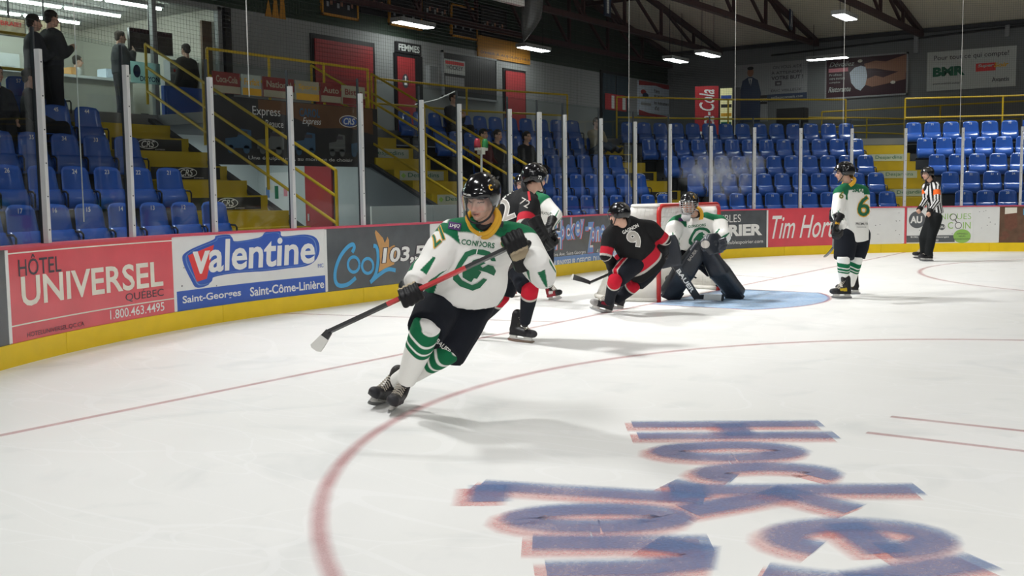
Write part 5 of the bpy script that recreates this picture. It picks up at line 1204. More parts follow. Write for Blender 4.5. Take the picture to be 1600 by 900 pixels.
def glove(parent, G, axis, wristdir, pal=(BLACK, (.50, .40, .27)), cuff=None, s=1.0, seed=0, thumb=1):
    """fingers closed round the stick: local x runs along the shaft, y from wrist to knuckles, z out of the back of the hand"""
    x = Vector(axis).normalized(); y = -Vector(wristdir); y = (y - x * y.dot(x)).normalized(); z = x.cross(y)
    mm = mat_of(G, x, y, z, s); off = Vector((0, -.062, .040))
    b = MB()
    b.loft([(off + Vector((0, -.055, .0)), (.054, 0, 0), (0, 0, .038)), (off + Vector((0, -.01, .006)), (.057, 0, 0), (0, 0, .034)), (off + Vector((0, .035, .004)), (.056, 0, 0), (0, 0, .024)), (off + Vector((0, .05, .0)), (.050, 0, 0), (0, 0, .016))], 16, 2.6)
    for k, (xx, ln) in enumerate(((-.043, .92), (-.0145, 1.02), (.0145, 1.0), (.043, .86))):
        P_ = [off + Vector((xx, .040, .004)), off + Vector((xx * 1.04, .078 * ln, .006)), off + Vector((xx * 1.04, .062 + .056 * ln, -.016)), off + Vector((xx, .064 + .044 * ln, -.060)), off + Vector((xx * .97, .052, -.080))]
        b.chain(P_, [.0150, .0170, .0170, .0155, .0130], 10)
    b.chain([off + Vector((thumb * .050, -.005, -.006)), off + Vector((thumb * .062, .028, -.034)), off + Vector((thumb * .040, .050, -.068))], [.021, .018, .015], 10)
    b.loft([(off + Vector((0, -.135, .004)), (.060, 0, 0), (0, 0, .052)), (off + Vector((0, -.09, .004)), (.056, 0, 0), (0, 0, .046)), (off + Vector((0, -.045, .002)), (.050, 0, 0), (0, 0, .038))], 16, 2.4)
    for k in range(3): b.ball(off + Vector((0, -.045 + .034 * k, .030)), (.050, .0175, .014))
    im = np.array(mm.inverted())
    def pt(co, no):
        L = co @ im[:3, :3].T + im[:3, 3] - np.array(off); c = np.tile(np.array(pal[0]), (len(co), 1)); c[(L[:, 2] < -.012) & (L[:, 1] < .062) & (L[:, 1] > -.05) & (np.abs(L[:, 0]) < .05)] = pal[1]
        if cuff: c[(L[:, 1] < -.095) & (L[:, 1] > -.15) & (L[:, 2] > -.01)] = cuff
        return c
    return union('glove', tmb(b, mm), .0062, attr_mat('leather'), parent, 1, 0, pt), mm
def stick(label, butt, heel, toe, face_up=None, segs=(('stick_black', 0, 1),), blade_mat='stick_black', tape=.5, toe_tape=None, wd=.030, th=.021, bh=.062, ground=None, group='hockey sticks'):
    butt, heel, toe = Vector(butt), Vector(heel), Vector(toe)
    e = empty('hockey_stick', (heel.x, heel.y, max(0, heel.z - .05)), label, 'hockey stick', group); d = (heel - butt)
    bd = (toe - heel); upv = (-d).normalized(); upv = (upv - bd.normalized() * upv.dot(bd.normalized())).normalized(); nrm = bd.cross(upv).normalized()
    for mt, a, c in segs: MB().bar(butt + d * a, butt + d * c, th, wd, up=nrm).obj('shaft', MATS[mt], e)
    MB().ball(butt, .019, 8, 6).obj('butt_knob', MATS['stick_black'], e, True)
    def blade(f0, f1, mt, nm, grow=1.0):
        V = []; F = []; n = 8
        for i in range(n + 1):
            f = f0 + (f1 - f0) * i / n; c = heel + bd * f + nrm * (.035 * f * f * bd.length / .3); hh = bh * (.62 + .5 * f - .1 * f * f) * grow * (.55 if f > .985 else 1)
            for sg, hg in ((-1, 0), (1, 0), (1, 1), (-1, 1)): V.append(c + nrm * sg * .005 * grow + upv * ((hg - .42) * hh))
        for i in range(n):
            for k in range(4): k2 = (k + 1) % 4; F.append((4 * i + k, 4 * i + k2, 4 * i + 4 + k2, 4 * i + 4 + k))
        F += [(3, 2, 1, 0), (4 * n, 4 * n + 1, 4 * n + 2, 4 * n + 3)]
        return mesh(nm, V, F, MATS[mt], e)
    blade(-.06, 1.0, blade_mat, 'blade')
    if tape: blade(tape, 1.0, 'tape_white', 'blade_tape', 1.08)
    if toe_tape: blade(.9, 1.0, toe_tape, 'toe_tape', 1.12)
    return e
# ---- garments
def torso_loft(b, N, H, S, prof, sc=1.0):
    ax = (H - N); S = (S - ax.normalized() * S.dot(ax.normalized())).normalized(); Fv = ax.normalized().cross(S)
    b.loft([(N + ax * t, S * a * sc, Fv * c * sc) for t, a, c in prof], 24, 2.3)
    return S, Fv
PROF_PAD = [(-.06, .07, .07), (.0, .10, .085), (.07, .165, .11), (.16, .205, .135), (.35, .225, .155), (.6, .225, .16), (.85, .24, .165), (1.0, .245, .165)]
PROF_SLIM = [(-.06, .06, .06), (.0, .08, .07), (.07, .14, .085), (.18, .175, .105), (.4, .175, .115), (.7, .16, .11), (1.0, .17, .115)]
def player(label, J, head, kit, voxel=.014, sub=0, sc=1.0, prof=PROF_PAD, arm_r=(.098, .080, .066), fold=.010, detail=False, hscale=1.0, seed=1, feet=(), base=None, long_pants=False, skin=SKIN, pads=None, brow=(.09, .05, .03), beard=None, collar=GOLD, face_front=False, collar_off=None):
    """J: joints (world). head: (pos, fwd, up). kit: paint function name + colours."""
    g = base if base is not None else (feet[0][0] if feet else J['anA'])
    e = empty('person', (g.x, g.y, 0), label, 'person')
    hx, hy, hz = orth(head[1], head[2]); hm = mat_of(head[0], hx, hy, hz, hscale)
    N, H = J['N'], J['H']; S = (J['shB'] - J['shA']).normalized()
    # one continuous body under the kit
    b = tmb(head_mb(), hm)
    b.chain([hm @ Vector((0, -.022, -.05)), hm @ Vector((0, -.03, -.10)), N], [.050 * hscale, .052, .060])
    torso_loft(b, N, H, S, [(t, a * .72, c * .72) for t, a, c in prof], sc)
    for k in 'AB':
        b.chain([J['sh' + k], J['el' + k], J['wr' + k]], [.058, .045, .034])
        b.chain([J['hip' + k], J['kn' + k], J['an' + k]], [.08, .048, .040]); b.chain([N + (J['sh' + k] - N) * .3, J['sh' + k]], [.06, .055])
    if pads != 'gloves_off':
        pass
    else:
        for k in 'AB':
            wd = (J['wr' + k] - J['el' + k]).normalized(); hd = J['wr' + k] + wd * .07; sd = wd.orthogonal().normalized(); s2 = wd.cross(sd)
            b.chain([J['wr' + k], hd], [.032, .036])
            for q in range(4): b.chain([hd + sd * (.012 * (q - 1.5) * 1.7), hd + sd * (.02 * (q - 1.5)) + wd * .05 + s2 * .01, hd + sd * (.02 * (q - 1.5)) + wd * .075 + s2 * .035], [.011, .010, .009], 8)
            b.chain([hd - wd * .03 + sd * .03, hd + sd * .045 + wd * .01 + s2 * .02, hd + sd * .035 + wd * .04 + s2 * .03], [.012, .011, .009], 8)
    fp = face_paint(hm.inverted(), hscale, skin, brow, beard); hc = np.array(hm @ Vector((0, 0, 0)))
    def bp(co, no):                                              # bare skin on head and hands, dark under-layer elsewhere
        c = fp(co, no); far = np.linalg.norm(co - hc, axis=1) > .185 * hscale
        if pads == 'gloves_off':
            for k in 'AB': far &= (seg_param(co, J['el' + k], J['wr' + k])[0] < .9) | (np.linalg.norm(co - np.array(J['wr' + k]), axis=1) > .25)
        c[far] = (.010, .010, .012); return c
    body = union('body', b, .0075 if detail else .012, attr_mat('skin'), e, 2, 0, bp)
    if collar is not None:
        up_ = (hm @ Vector((0, -.02, -.09)) - N).normalized(); fd = hm.to_3x3() @ Vector((0, 1, 0)) * .6 + (CF * -1 if (hm.to_3x3() @ Vector((0, 1, 0))).dot(CF) < 0 else CF) * .6; fd = (fd - up_ * fd.dot(up_)).normalized(); sd_ = up_.cross(fd)
        N0_ = N; N = N + (collar_off or Vector((0, 0, 0))); pts = [N + sd_ * (.104 * math.sin(a)) + fd * (.100 * math.cos(a)) + up_ * (.046 - (.040 * max(0, math.cos(a)) ** 3)) for a in np.linspace(0, 2 * math.pi, 25)]
        cb = MB()
        for q, (ra, rz) in enumerate(((1.0, 0), (.90, .020))): cb.tube([N + (p_ - N) * ra + up_ * rz for p_ in pts], .0165, 8, False)
        cb.obj('collar', M('collar_gold', GOLD, .75, bump=.3, bscale=200) if collar == GOLD else M('collar_dark', (.01, .01, .012), .8), e, True)
        MB().loft([(N - up_ * .03, sd_ * .072, fd * .074), (N + up_ * .03, sd_ * .066, fd * .068), (N + up_ * .055, sd_ * .060, fd * .062)], 16).obj('neck_guard', MATS['strap_black'], e, True); N = N0_
    if detail: eyes(body, hm)
    # jersey
    b = MB(); S2, Fv = torso_loft(b, N, H, S, prof, sc)
    for k in 'AB':
        b.chain([N + (J['sh' + k] - N) * .45 + (N - H).normalized() * .0, J['sh' + k]], [.084 * sc, arm_r[0]], 14)
        b.chain([J['sh' + k], J['el' + k], J['wr' + k]], list(arm_r), 14)
        w_ = (J['wr' + k] - J['el' + k]).normalized(); b.tube([J['wr' + k] - w_ * .05, J['wr' + k] + w_ * .035], arm_r[2] * 1.08, 14)
    info = dict(N=N, H=H, S=S2, F=Fv, face=1 if Vector(head[1]).dot(Fv) > .2 or face_front else -1, J=J, arm_r=arm_r, sc=sc, ax=(H - N).normalized(), len=(H - N).length)
    jr = union('jersey', b, voxel, attr_mat('jersey'), e, 4, sub, lambda co, no: kit(co, no, info), fold, 11., seed)
    return e, jr, info, hm
def arm_info(co, I):
    J = I['J']; best = np.full(len(co), 9.); par = np.zeros(len(co)); sec = np.zeros(len(co), int)
    for q, k in enumerate('AB'):
        for j, (a, c) in enumerate((('sh', 'el'), ('el', 'wr'))):
            t, d = seg_param(co, J[a + k], J[c + k]); m_ = d < best
            best = np.where(m_, d, best); par = np.where(m_, np.clip(t, 0 if j else -9, 1.5) + j, par); sec = np.where(m_, q, sec)
    rel = co - np.array(I['N']); tt = rel @ np.array(I['ax']) / I['len']; lat = rel @ np.array(I['S']); fr = rel @ np.array(I['F'])
    da = np.abs(lat) / (.2 * I['sc'])
    dax = np.sqrt((lat / .235) ** 2 + (fr / .165) ** 2) / I['sc']
    is_arm = (best < I['arm_r'][0] * 1.3) & (par > -.15) & ((dax > .93) | (best < I['arm_r'][2] * 1.0) & (par > .5))
    return is_arm, par, sec, tt, lat, fr, best
def arm_angle(co, I):
    """angle of a point around its sleeve"""
    J = I['J']; out = np.zeros(len(co)); best = np.full(len(co), 9.)
    for k in 'AB':
        for a, c in (('sh', 'el'), ('el', 'wr')):
            t, d = seg_param(co, J[a + k], J[c + k]); ax = (J[c + k] - J[a + k]).normalized(); u = np.array((CF - ax * CF.dot(ax)).normalized()); v = np.cross(np.array(ax), u)
            r = co - np.array(J[a + k]); m_ = d < best; out = np.where(m_, np.arctan2(r @ v, r @ u), out); best = np.minimum(best, d)
    return out
def dye(c, sd, col, w=.006):
    k = np.clip(.5 + sd / w, 0, 1)[:, None]; c[:] = c * (1 - k) + np.array(col) * k
def kit_white(co, no, I):
    c = np.tile(np.array(WHITE), (len(co), 1)); arm, par, sec, tt, lat, fr, bd = arm_info(co, I); ang = arm_angle(co, I); al = np.abs(lat) / I['sc']
    yoke = (tt < .155 - .28 * np.maximum(0, .16 - al) * 0 + .02) & ~arm
    front = (fr > 0) if I['face'] > 0 else (fr < 0)
    wf = np.clip(.5 + fr * I['face'] / .10, 0, 1); ys = (wf * (.055 + .5 * (np.minimum(al, .19) - .085)) + (1 - wf) * .085 - tt) * I['len']; dye(c, np.where(arm, np.minimum((.16 - par) * .28, .05), ys), GREEN, .008)
    sp = .82 + 2.3 * np.abs(((ang / (2 * math.pi / 5)) % 1) - .5) * 2
    dye(c, np.where(arm & (par < 1.93), (par - sp) * .10, -1), GREEN, .006)
    c[~arm & (tt > .78) & (np.abs(fr) < .07 + .10 * (tt - .78)) & (al > .15)] = GREEN
    return c
def kit_black(co, no, I):
    c = np.tile(np.array(BLACK), (len(co), 1)); arm, par, sec, tt, lat, fr, bd = arm_info(co, I)
    for a, q, col in ((.62, .98, REDC), (.98, 1.08, SILV)): dye(c, np.where(arm, np.minimum(par - a, q - par) * .28, -1), col, .005)
    for a, q, col in ((.66, .82, REDC), (.82, .86, SILV)): dye(c, np.where(~arm, np.minimum(tt - a, q - tt) * I['len'], -1), col, .005)
    return c
def kit_ref(co, no, I):
    c = np.tile(np.array((.70, .70, .70)), (len(co), 1)); arm, par, sec, tt, lat, fr, bd = arm_info(co, I); a2 = arm_angle(co, I)
    ang = np.arctan2(fr * 1.5, lat); k = np.where(arm, np.floor(a2 / (2 * math.pi) * 14), np.floor(ang / (2 * math.pi) * 26)); c[(k % 2) == 0] = BLACK
    c[arm & (par > .28) & (par < .62)] = (.80, .13, .015); c[arm & (par > 1.85)] = BLACK; c[(tt < .02)] = BLACK
    return c
def plain(col): return lambda co, no, *a: np.tile(np.array(col), (len(co), 1))
def trousers(e, J, prof_r=(.135, .118, .108), to='kn', mat='pants_black', stop=.92, stopB=None, voxel=.016, stripes=None, seed=4, name='pants', waist=None, fold=.006):
    b = MB(); c = (J['hipA'] + J['hipB']) / 2; b.chain([J['hipA'], J['hipB']], [prof_r[0] * 1.02] * 2, 14)
    if waist is not None: b.chain([c, waist], [prof_r[0] * 1.05, prof_r[0]], 14)
    for k in 'AB':
        q = J['hip' + k] + (J['kn' + k] - J['hip' + k]) * (stopB if stopB and k == 'B' else stop)
        if to == 'kn': b.chain([J['hip' + k], J['hip' + k] + (q - J['hip' + k]) * .5], [prof_r[0], prof_r[1] * 1.03], 14); b.tube([J['hip' + k] + (q - J['hip' + k]) * .5, q], [prof_r[1] * 1.03, prof_r[2]], 16)
        else: b.chain([J['hip' + k], J['kn' + k]], [prof_r[0], prof_r[1]], 14); b.tube([J['kn' + k], J['an' + k] + (J['an' + k] - J['kn' + k]) * .04], [prof_r[1], prof_r[2]], 14)
    def pt(co, no):
        col = np.tile(np.array(NAVY if mat == 'pants_black' else mat), (len(co), 1))
        if stripes:
            for k in 'AB':
                t, d = seg_param(co, J['hip' + k], J['kn' + k]); ax = (J['kn' + k] - J['hip' + k]).normalized(); sd = stripes[0] if k == 'A' else stripes[1]
                if sd is None: continue
                sd = (sd - ax * sd.dot(ax)).normalized(); v = np.array(ax.cross(sd)); r = co - np.array(J['hip' + k]); lat = r @ v; fr = r @ np.array(sd); m_ = (d < prof_r[0] * 1.15) & (fr > .03)
                col[m_ & (np.abs(lat) < .036)] = SILV; col[m_ & (np.abs(lat) < .024)] = REDC
        return col
    return union(name, b, voxel, attr_mat('cloth'), e, 3, 1 if stripes else 0, pt, fold, 12., seed)
def sock(e, kn, an, kind, r=(.083, .080, .066, .055), voxel=.012, sub=1, up=.12):
    d = an - kn; top = kn - d.normalized() * up
    b = MB().tube([top, kn, kn + d * .25, kn + d * .6, an - d * .02], [r[0] * .98, r[0], r[1], r[2], r[3]], 18)
    b.ball(kn, r[0] * .97)
    fr = -CF; fr = (fr - d.normalized() * fr.dot(d.normalized())).normalized(); b.chain([kn + fr * .022, kn + d * .3 + fr * .020, kn + d * .8 + fr * .012], [.070, .062, .048], 12)
    def pt(co, no):
        t, dd = seg_param(co, kn, an); c = np.tile(np.array(WHITE if kind == 'white' else NAVY), (len(co), 1))
        sd = np.array(d.normalized().cross(fr)); w_ = (co - np.array(kn)) @ sd
        if kind == 'white':
            t2 = t + .035 * np.sin(w_ * 28)
            for a, q in ((-.12, .07), (.115, .22), (.255, .33)): dye(c, np.minimum(t2 - a, q - t2) * .4, GREEN, .004)
        else:
            dye(c, np.minimum(t + .3, .16 - t) * .4, REDC, .004); dye(c, np.minimum(t - .16, .22 - t) * .4, SILV, .004)
        return c
    return union('sock', b, voxel, attr_mat('sock'), e, 3, sub, pt, .002, 14., 5)
P_ = at_depth
def onice(px, py):
    q = at_plane(px, py, 2, 0.0); return q
def pdecal(name, o, bv, shape, px, py, d, rot, mat, back=.7, L=.014, eps=.008):
    ray = (P_(px, py, 1) - CAM_POS).normalized(); c, s = math.cos(math.radians(rot)), math.sin(math.radians(rot))
    return decal(name, o, bv, shape, P_(px, py, d) - ray * back, CR * c + CU * s, CU * c - CR * s, ray, mat, L, eps)
def zs(pts, cx, cy, k): return [((x - cx) * k, -(y - cy) * k) for x, y in pts]
C_OUT = [(968, 140), (945, 95), (905, 66), (850, 55), (770, 60), (705, 92), (660, 180), (624, 270), (628, 330), (690, 378), (800, 405), (860, 375), (912, 300)]
C_IN = [(880, 292), (832, 338), (790, 358), (705, 328), (668, 285), (692, 205), (735, 125), (790, 97), (870, 102), (915, 125), (930, 142)]
HEAD = [(835, 128), (780, 150), (738, 205), (700, 262), (706, 302), (758, 328), (782, 334), (800, 300), (826, 302), (856, 242), (822, 226), (902, 240), (966, 262), (978, 220), (950, 182), (905, 176), (862, 208), (842, 190), (884, 165), (850, 150)]
def crest(o, bv, px, py, d, rot, k, parent_eps=.007):
    pdecal('crest', o, bv, poly_shape(zs(C_OUT + C_IN[::1], 795, 230, k)), px, py, d, rot, MATS['print_green'], eps=parent_eps)
    pdecal('crest', o, bv, poly_shape(zs(HEAD, 795, 230, k)), px, py, d, rot, MATS['print_green'], eps=parent_eps)
def outlined(nm, o, bv, txt, px, py, d, rot, h, m1, m2, shear=0., bold=.03, w=None):
    pdecal(nm, o, bv, text_shape(txt, 0, 0, None if w is None else w * 1.13, h * 1.10, bold + .035, shear), px, py, d, rot, MATS[m2], eps=.006)
    pdecal(nm, o, bv, text_shape(txt, 0, 0, w, h, bold, shear), px, py, d, rot, MATS[m1], eps=.0095)
# ============ the player with the puck-side stick, number 27
J = dict(N=P_(764, 352, 6.52), H=P_(722, 462, 6.72), shA=P_(705, 369, 6.50), shB=P_(814, 372, 6.66), elA=P_(672, 415, 6.42), elB=P_(846, 428, 6.50), wrA=P_(653, 440, 6.28), wrB=P_(838, 404, 6.34),
         hipA=P_(692, 470, 6.72), hipB=P_(738, 474, 6.86), knA=P_(664, 517, 6.44), knB=P_(702, 545, 6.66), anA=P_(634, 596, 6.72), anB=P_(618, 598, 7.0))
GA, GB = onice(612, 643), onice(588, 633)
e, jr, I, hm = player('player in white and green jersey 27 striding forward, carrying a red and black stick', J, (P_(752, 309, 6.34), cdir(-.40, -.30, -.85), cdir(-.02, .93, -.36)), kit_white, .0115, 1, 1.02, detail=True, hscale=1.10, collar_off=CR * -.026 + CF * -.035 + CU * .008, feet=[(GA,), (GB,)], arm_r=(.105, .098, .072), fold=.016, seed=11)
helmet(e, hm, logo='print_gold'); bv = bvh_of(jr)
crest(jr, bv, 741, 421, 6.6, -6, .00074)
pdecal('lettering', jr, bv, text_shape('CONDORS', 0, 0, .205, .034, .02), 747, 380, 6.5, -7, MATS['print_green'])
pdecal('patch', jr, bv, poly_shape([(-.04, -.018), (.036, -.026), (.04, .02), (-.038, .026)]), 710.5, 352.5, 6.5, -5, MATS['print_purple'], eps=.006); pdecal('lettering', jr, bv, text_shape('LHJQ', 0, 0, .062, .026, .02, .2), 710.5, 352.5, 6.5, -5, MATS['print_white'], eps=.009)
pdecal('lettering', jr, bv, text_shape('CSP', 0, 0, .05, .018, .02, .3), 785.5, 357, 6.5, -6, MATS['print_green'])
outlined('lettering', jr, bv, 'C', 789, 379, 6.5, -8, .055, 'print_green', 'print_gold')
outlined('lettering', jr, bv, '27', 683, 367, 6.45, 42, .095, 'print_green', 'print_gold', w=.12, bold=.01)
for a, c in (((749, 361), (753, 369)), ((755, 361), (750, 369)), ((750, 370), (753, 377)), ((741, 365), (735, 388)), ((750, 372), (744, 398))):
    h = [bv.ray_cast(CAM_POS, (P_(*q, 1) - CAM_POS).normalized(), 12)[0] for q in (a, c)]
    if all(h): MB().tube([q - CF * .008 for q in h], .0035, 5).obj('collar_lace', MATS['print_white'], jr)
trousers(e, J, (.150, .136, .124), stop=.95, stopB=1.12, waist=J['H'] + (J['N'] - J['H']) * .25, voxel=.013)
pb = bvh_of([o for o in e.children if o.name.startswith('pants')][0]); po = [o for o in e.children if o.name.startswith('pants')][0]
pdecal('lettering', po, pb, text_shape('BAUER', 0, 0, .115, .032, .02), 693, 541, 6.4, -43, MATS['print_white'])
s1 = sock(e, J['knA'], J['anA'], 'white', (.092, .088, .076, .064), .010, 1, .06); sock(e, J['knB'], J['anB'], 'white', (.090, .086, .074, .062), .010, 1, .0)
pdecal('lettering', s1, bvh_of(s1), text_shape('CSP', 0, 0, .055, .022, .03, .3), 668, 521, 6.4, -22, MATS['print_white'])
skate(e, GA, cdir(-.10, -.05, -.98), cdir(.36, .93, .0)); skate(e, GB, cdir(-.36, -.05, -.9), cdir(.48, .87, .0))
SA, SB = P_(641, 458, 6.19), P_(806, 381, 6.20); dS = (SA - SB).normalized(); butt = SB - dS * .055; heel = P_(513, 521, 6.16); heel = SB + dS * ((heel - SB).dot(dS))
stick('red and black stick with taped pale blade, held across the body of player 27', butt, heel, heel + dS * .06 + cdir(-.25, -.93, -.28) * .085, segs=(('stick_black', 0, .30), ('stick_red', .30, .58), ('stick_black', .58, .64), ('stick_red', .64, .70), ('stick_black', .70, 1.0)), tape=.30, bh=.072)
g, gm = glove(e, SA, -dS, (J['wrA'] - SA), (BLACK, (.42, .34, .22)), (.006, .085, .035), 1.12, thumb=1); pdecal('lettering', g, bvh_of(g), text_shape('R', 0, 0, .03, .026, .05), 637, 433, 6.2, 12, MATS['print_gold'])
g, gm = glove(e, SB, dS, (J['wrB'] - SB) + cdir(.3, -.4, .2) * .05, (BLACK, (.42, .34, .22)), (.006, .085, .035), 1.15, thumb=-1)
# ============ number 72, black, turned away behind him
J = dict(N=P_(822, 301, 9.98), H=P_(806, 404, 10.1), shA=P_(797, 318, 10.12), shB=P_(828, 320, 9.80), elA=P_(786, 362, 10.1), elB=P_(819, 352, 9.62), wrA=P_(800, 385, 9.9), wrB=P_(842, 364, 9.48),
         hipA=P_(800, 415, 10.2), hipB=P_(815, 415, 10.0), knA=P_(783, 463, 10.25), knB=P_(828, 452, 9.80), anA=P_(745, 506, 10.5), anB=P_(820, 505, 10.02))
GA, GB = onice(812, 534), onice(735, 521)
e, jr, I, hm = player('player in black jersey and helmet 72, turned away behind player 27', J, (P_(836, 278, 9.95), cdir(.86, -.05, .5), cdir(.05, 1, 0)), kit_black, .016, 1, 1.0, collar=BLACK, feet=[(GA,), (GB,)], seed=21, hscale=1.05, brow=(.12, .07, .04))
helmet(e, hm, num='72', visor=True); bv = bvh_of(jr)
outlined('lettering', jr, bv, '2', 789, 326, 10, 22, .20, 'print_silver', 'print_white', bold=.0); outlined('lettering', jr, bv, '72', 820, 316, 9.7, -28, .07, 'print_silver', 'print_black', bold=.0)
pdecal('piping', jr, bv, rect_shape(-.011, -.075, .011, .075), 826, 300, 9.8, 8, MATS['print_red'])
pdecal('lettering', jr, bv, text_shape('GARANT', 0, 0, .2, .035, .03), 797, 299, 10, 35, MATS['print_white'])
trousers(e, J, (.150, .132, .120), stop=.9, waist=J['H'] + (J['N'] - J['H']) * .25, stripes=(None, cdir(.5, 0, -.86)))
sock(e, J['knA'], J['anA'], 'black', up=.04); sock(e, J['knB'], J['anB'], 'black', up=.03)
skate(e, GA, cdir(.80, -.05, -.6), cdir(.10, 1, 0)); skate(e, GB, cdir(.3, .0, .95), cdir(.25, 1, .0))
SA = P_(858, 375, 9.42); dS = cdir(-.62, -.42, .66); SB = P_(806, 392, 9.75)
glove(e, SA, dS, J['wrB'] - SA, (BLACK, (.05, .04, .04)), None, 1.2); glove(e, SB, dS, J['wrA'] - SB, (BLACK, (.05, .04, .04)), None, 1.1)
stick('black stick held low by player 72, mostly hidden behind player 27', SA - dS * .1, SA + dS * 1.25, SA + dS * 1.3 + cdir(-.5, -.3, .3) * .28, tape=.4)
# ============ white player hidden behind 72
J = dict(N=P_(829, 303, 13.9), H=P_(843, 378, 14.0), shA=P_(813, 313, 14.05), shB=P_(849, 314, 13.75), elA=P_(803, 345, 13.9), elB=P_(869, 335, 13.65), wrA=P_(818, 366, 13.6), wrB=P_(857, 357, 13.35),
         hipA=P_(836, 388, 14.05), hipB=P_(850, 388, 13.95), knA=P_(826, 424, 13.95), knB=P_(852, 422, 13.8), anA=P_(803, 445, 14.2), anB=P_(859, 446, 13.95))
GA, GB = onice(867, 469), onice(797, 463)
e, jr, I, hm = player('player in white and green jersey half hidden behind player 72', J, (P_(817, 287, 13.75), cdir(-.7, -.2, -.6), cdir(-.2, 1, 0)), kit_white, .018, 1, 1.0, face_front=True, feet=[(GA,), (GB,)], seed=31)
helmet(e, hm); bv = bvh_of(jr); pdecal('lettering', jr, bv, text_shape('PROMUTUEL', 0, 0, .30, .035, .0), 848, 332, 13.8, -8, MATS['print_black'])
trousers(e, J, (.14, .125, .11), stop=.85); sock(e, J['knA'], J['anA'], 'white', voxel=.016); sock(e, J['knB'], J['anB'], 'white', voxel=.016)
skate(e, GA, cdir(.55, -.25, -.75), cdir(-.25, 1, 0), ((.30, .02, .03), (.02, .02, .022)), (.6, .6, .58)); skate(e, GB, cdir(-.4, 0, -.9), cdir(.3, 1, 0), ((.30, .02, .03), (.02, .02, .022)), (.6, .6, .58))
SA = P_(860, 362, 13.25); SB = P_(820, 378, 13.5); dS = (SB - SA).normalized(); glove(e, SA, dS, J['wrB'] - SA, s=1.1); glove(e, SB, dS, J['wrA'] - SB, s=1.1)
stick('dark stick of the half hidden white player behind number 72', SA - dS * .12, SA + dS * 1.2, SA + dS * 1.25 + cdir(-.4, -.4, .3) * .25, tape=.4)
# ============ number 9, black, bent forward beside the goal
J = dict(N=P_(969, 345, 12.02), H=P_(1014, 421, 12.42), shA=P_(953, 368, 12.05), shB=P_(1018, 357, 12.25), elA=P_(947, 398, 12.02), elB=P_(1038, 374, 12.32), wrA=P_(957, 416, 12.22), wrB=P_(1036, 392, 12.5),
         hipA=P_(990, 408, 12.28), hipB=P_(1017, 412, 12.55), knA=P_(961, 437, 11.98), knB=P_(990, 445, 12.45), anA=P_(951, 472, 12.32), anB=P_(962, 470, 12.6))
GA, GB = onice(940, 488), onice(958, 482)
e, jr, I, hm = player('player in black jersey 9 leaning forward left of the goal net', J, (P_(967, 335, 11.95), cdir(-.88, -.2, .35), cdir(-.12, 1, -.0)), kit_black, .016, 1, .98, collar=BLACK, feet=[(GA,), (GB,)], seed=41, hscale=1.04)
helmet(e, hm); bv = bvh_of(jr)
outlined('lettering', jr, bv, '9', 992, 373, 12.1, 42, .20, 'print_silver', 'print_white', shear=.0); pdecal('lettering', jr, bv, text_shape('GAGNON', 0, 0, .20, .042, .03), 985, 357, 12.0, 26, MATS['print_white'])
trousers(e, J, (.150, .135, .118), stop=.92, waist=J['H'] + (J['N'] - J['H']) * .2, stripes=(cdir(-.55, .3, -.8), None))
sock(e, J['knA'], J['anA'], 'black', up=.03); sock(e, J['knB'], J['anB'], 'black', up=.03)
skate(e, GA, cdir(-.92, -.05, -.35), cdir(.30, 1, 0), ((.03, .03, .034), (.35, .34, .33)), (.32, .02, .04)); skate(e, GB, cdir(-.85, -.05, -.2), cdir(.25, 1, 0), ((.03, .03, .034), (.35, .34, .33)), (.32, .02, .04))
SA = P_(962, 423, 12.42); heel = P_(921, 441, 12.2); dS = (heel - SA).normalized(); butt = SA - dS * .55
glove(e, SA, -dS, J['wrA'] - SA, (BLACK, (.05, .04, .04)), REDC, 1.1); glove(e, J['wrB'] + (J['wrB'] - J['elB']).normalized() * .09, cdir(1, .1, .3), J['elB'] - J['wrB'], (BLACK, (.05, .04, .04)), None, 1.0)
stick('black stick with pale toe reaching left from player 9', butt, heel, heel + cdir(-.93, .36, -.1) * .22, tape=0, toe_tape='tape_white', bh=.075)
# ============ goaltender
J = dict(N=P_(1091, 337, 13.85), H=P_(1086, 392, 13.88), shA=P_(1056, 351, 13.80), shB=P_(1121, 347, 13.88), elA=P_(1049, 373, 13.60), elB=P_(1129, 369, 13.70), wrA=P_(1052, 389, 13.36), wrB=P_(1116, 380, 13.40),
         hipA=P_(1074, 400, 13.92), hipB=P_(1100, 400, 13.92), knA=P_(1062, 428, 13.86), knB=P_(1122, 425, 13.88), anA=P_(1046, 456, 14.05), anB=P_(1142, 452, 14.02))
GA, GB = onice(1047, 466), onice(1146, 462)
e, jr, I, hm = player('goaltender in white and green jersey crouching in the goal with black leg pads', J, (P_(1077, 318, 13.62), cdir(-.55, -.15, -.82), cdir(-.05, 1, -.12)), kit_white, .016, 1, 1.12, feet=[(GA,), (GB,)], seed=51, arm_r=(.12, .11, .09), hscale=1.14, collar_off=CR * -.035 + CF * -.045 + CU * .005)
helmet(e, hm, visor=False, cage=True, logo='print_gold'); bv = bvh_of(jr)
crest(jr, bv, 1093, 371, 13.6, -4, .0008); pdecal('lettering', jr, bv, text_shape('CONDORS', 0, 0, .23, .034, .02), 1089, 352, 13.6, 6, MATS['print_green']); pdecal('patch', jr, bv, rect_shape(-.04, -.024, .04, .024), 1065, 342, 13.6, 8, MATS['print_purple'])
M('throat_guard', (.5, .5, .5), .3); tmb(MB().loft([((0, .09, -.10), (.055, 0, 0), (0, .012, 0)), ((0, .10, -.15), (.06, 0, 0), (0, .012, 0)), ((0, .085, -.19), (.035, 0, 0), (0, .012, 0))], 12), hm).obj('throat_guard', MATS['throat_guard'], e, True)
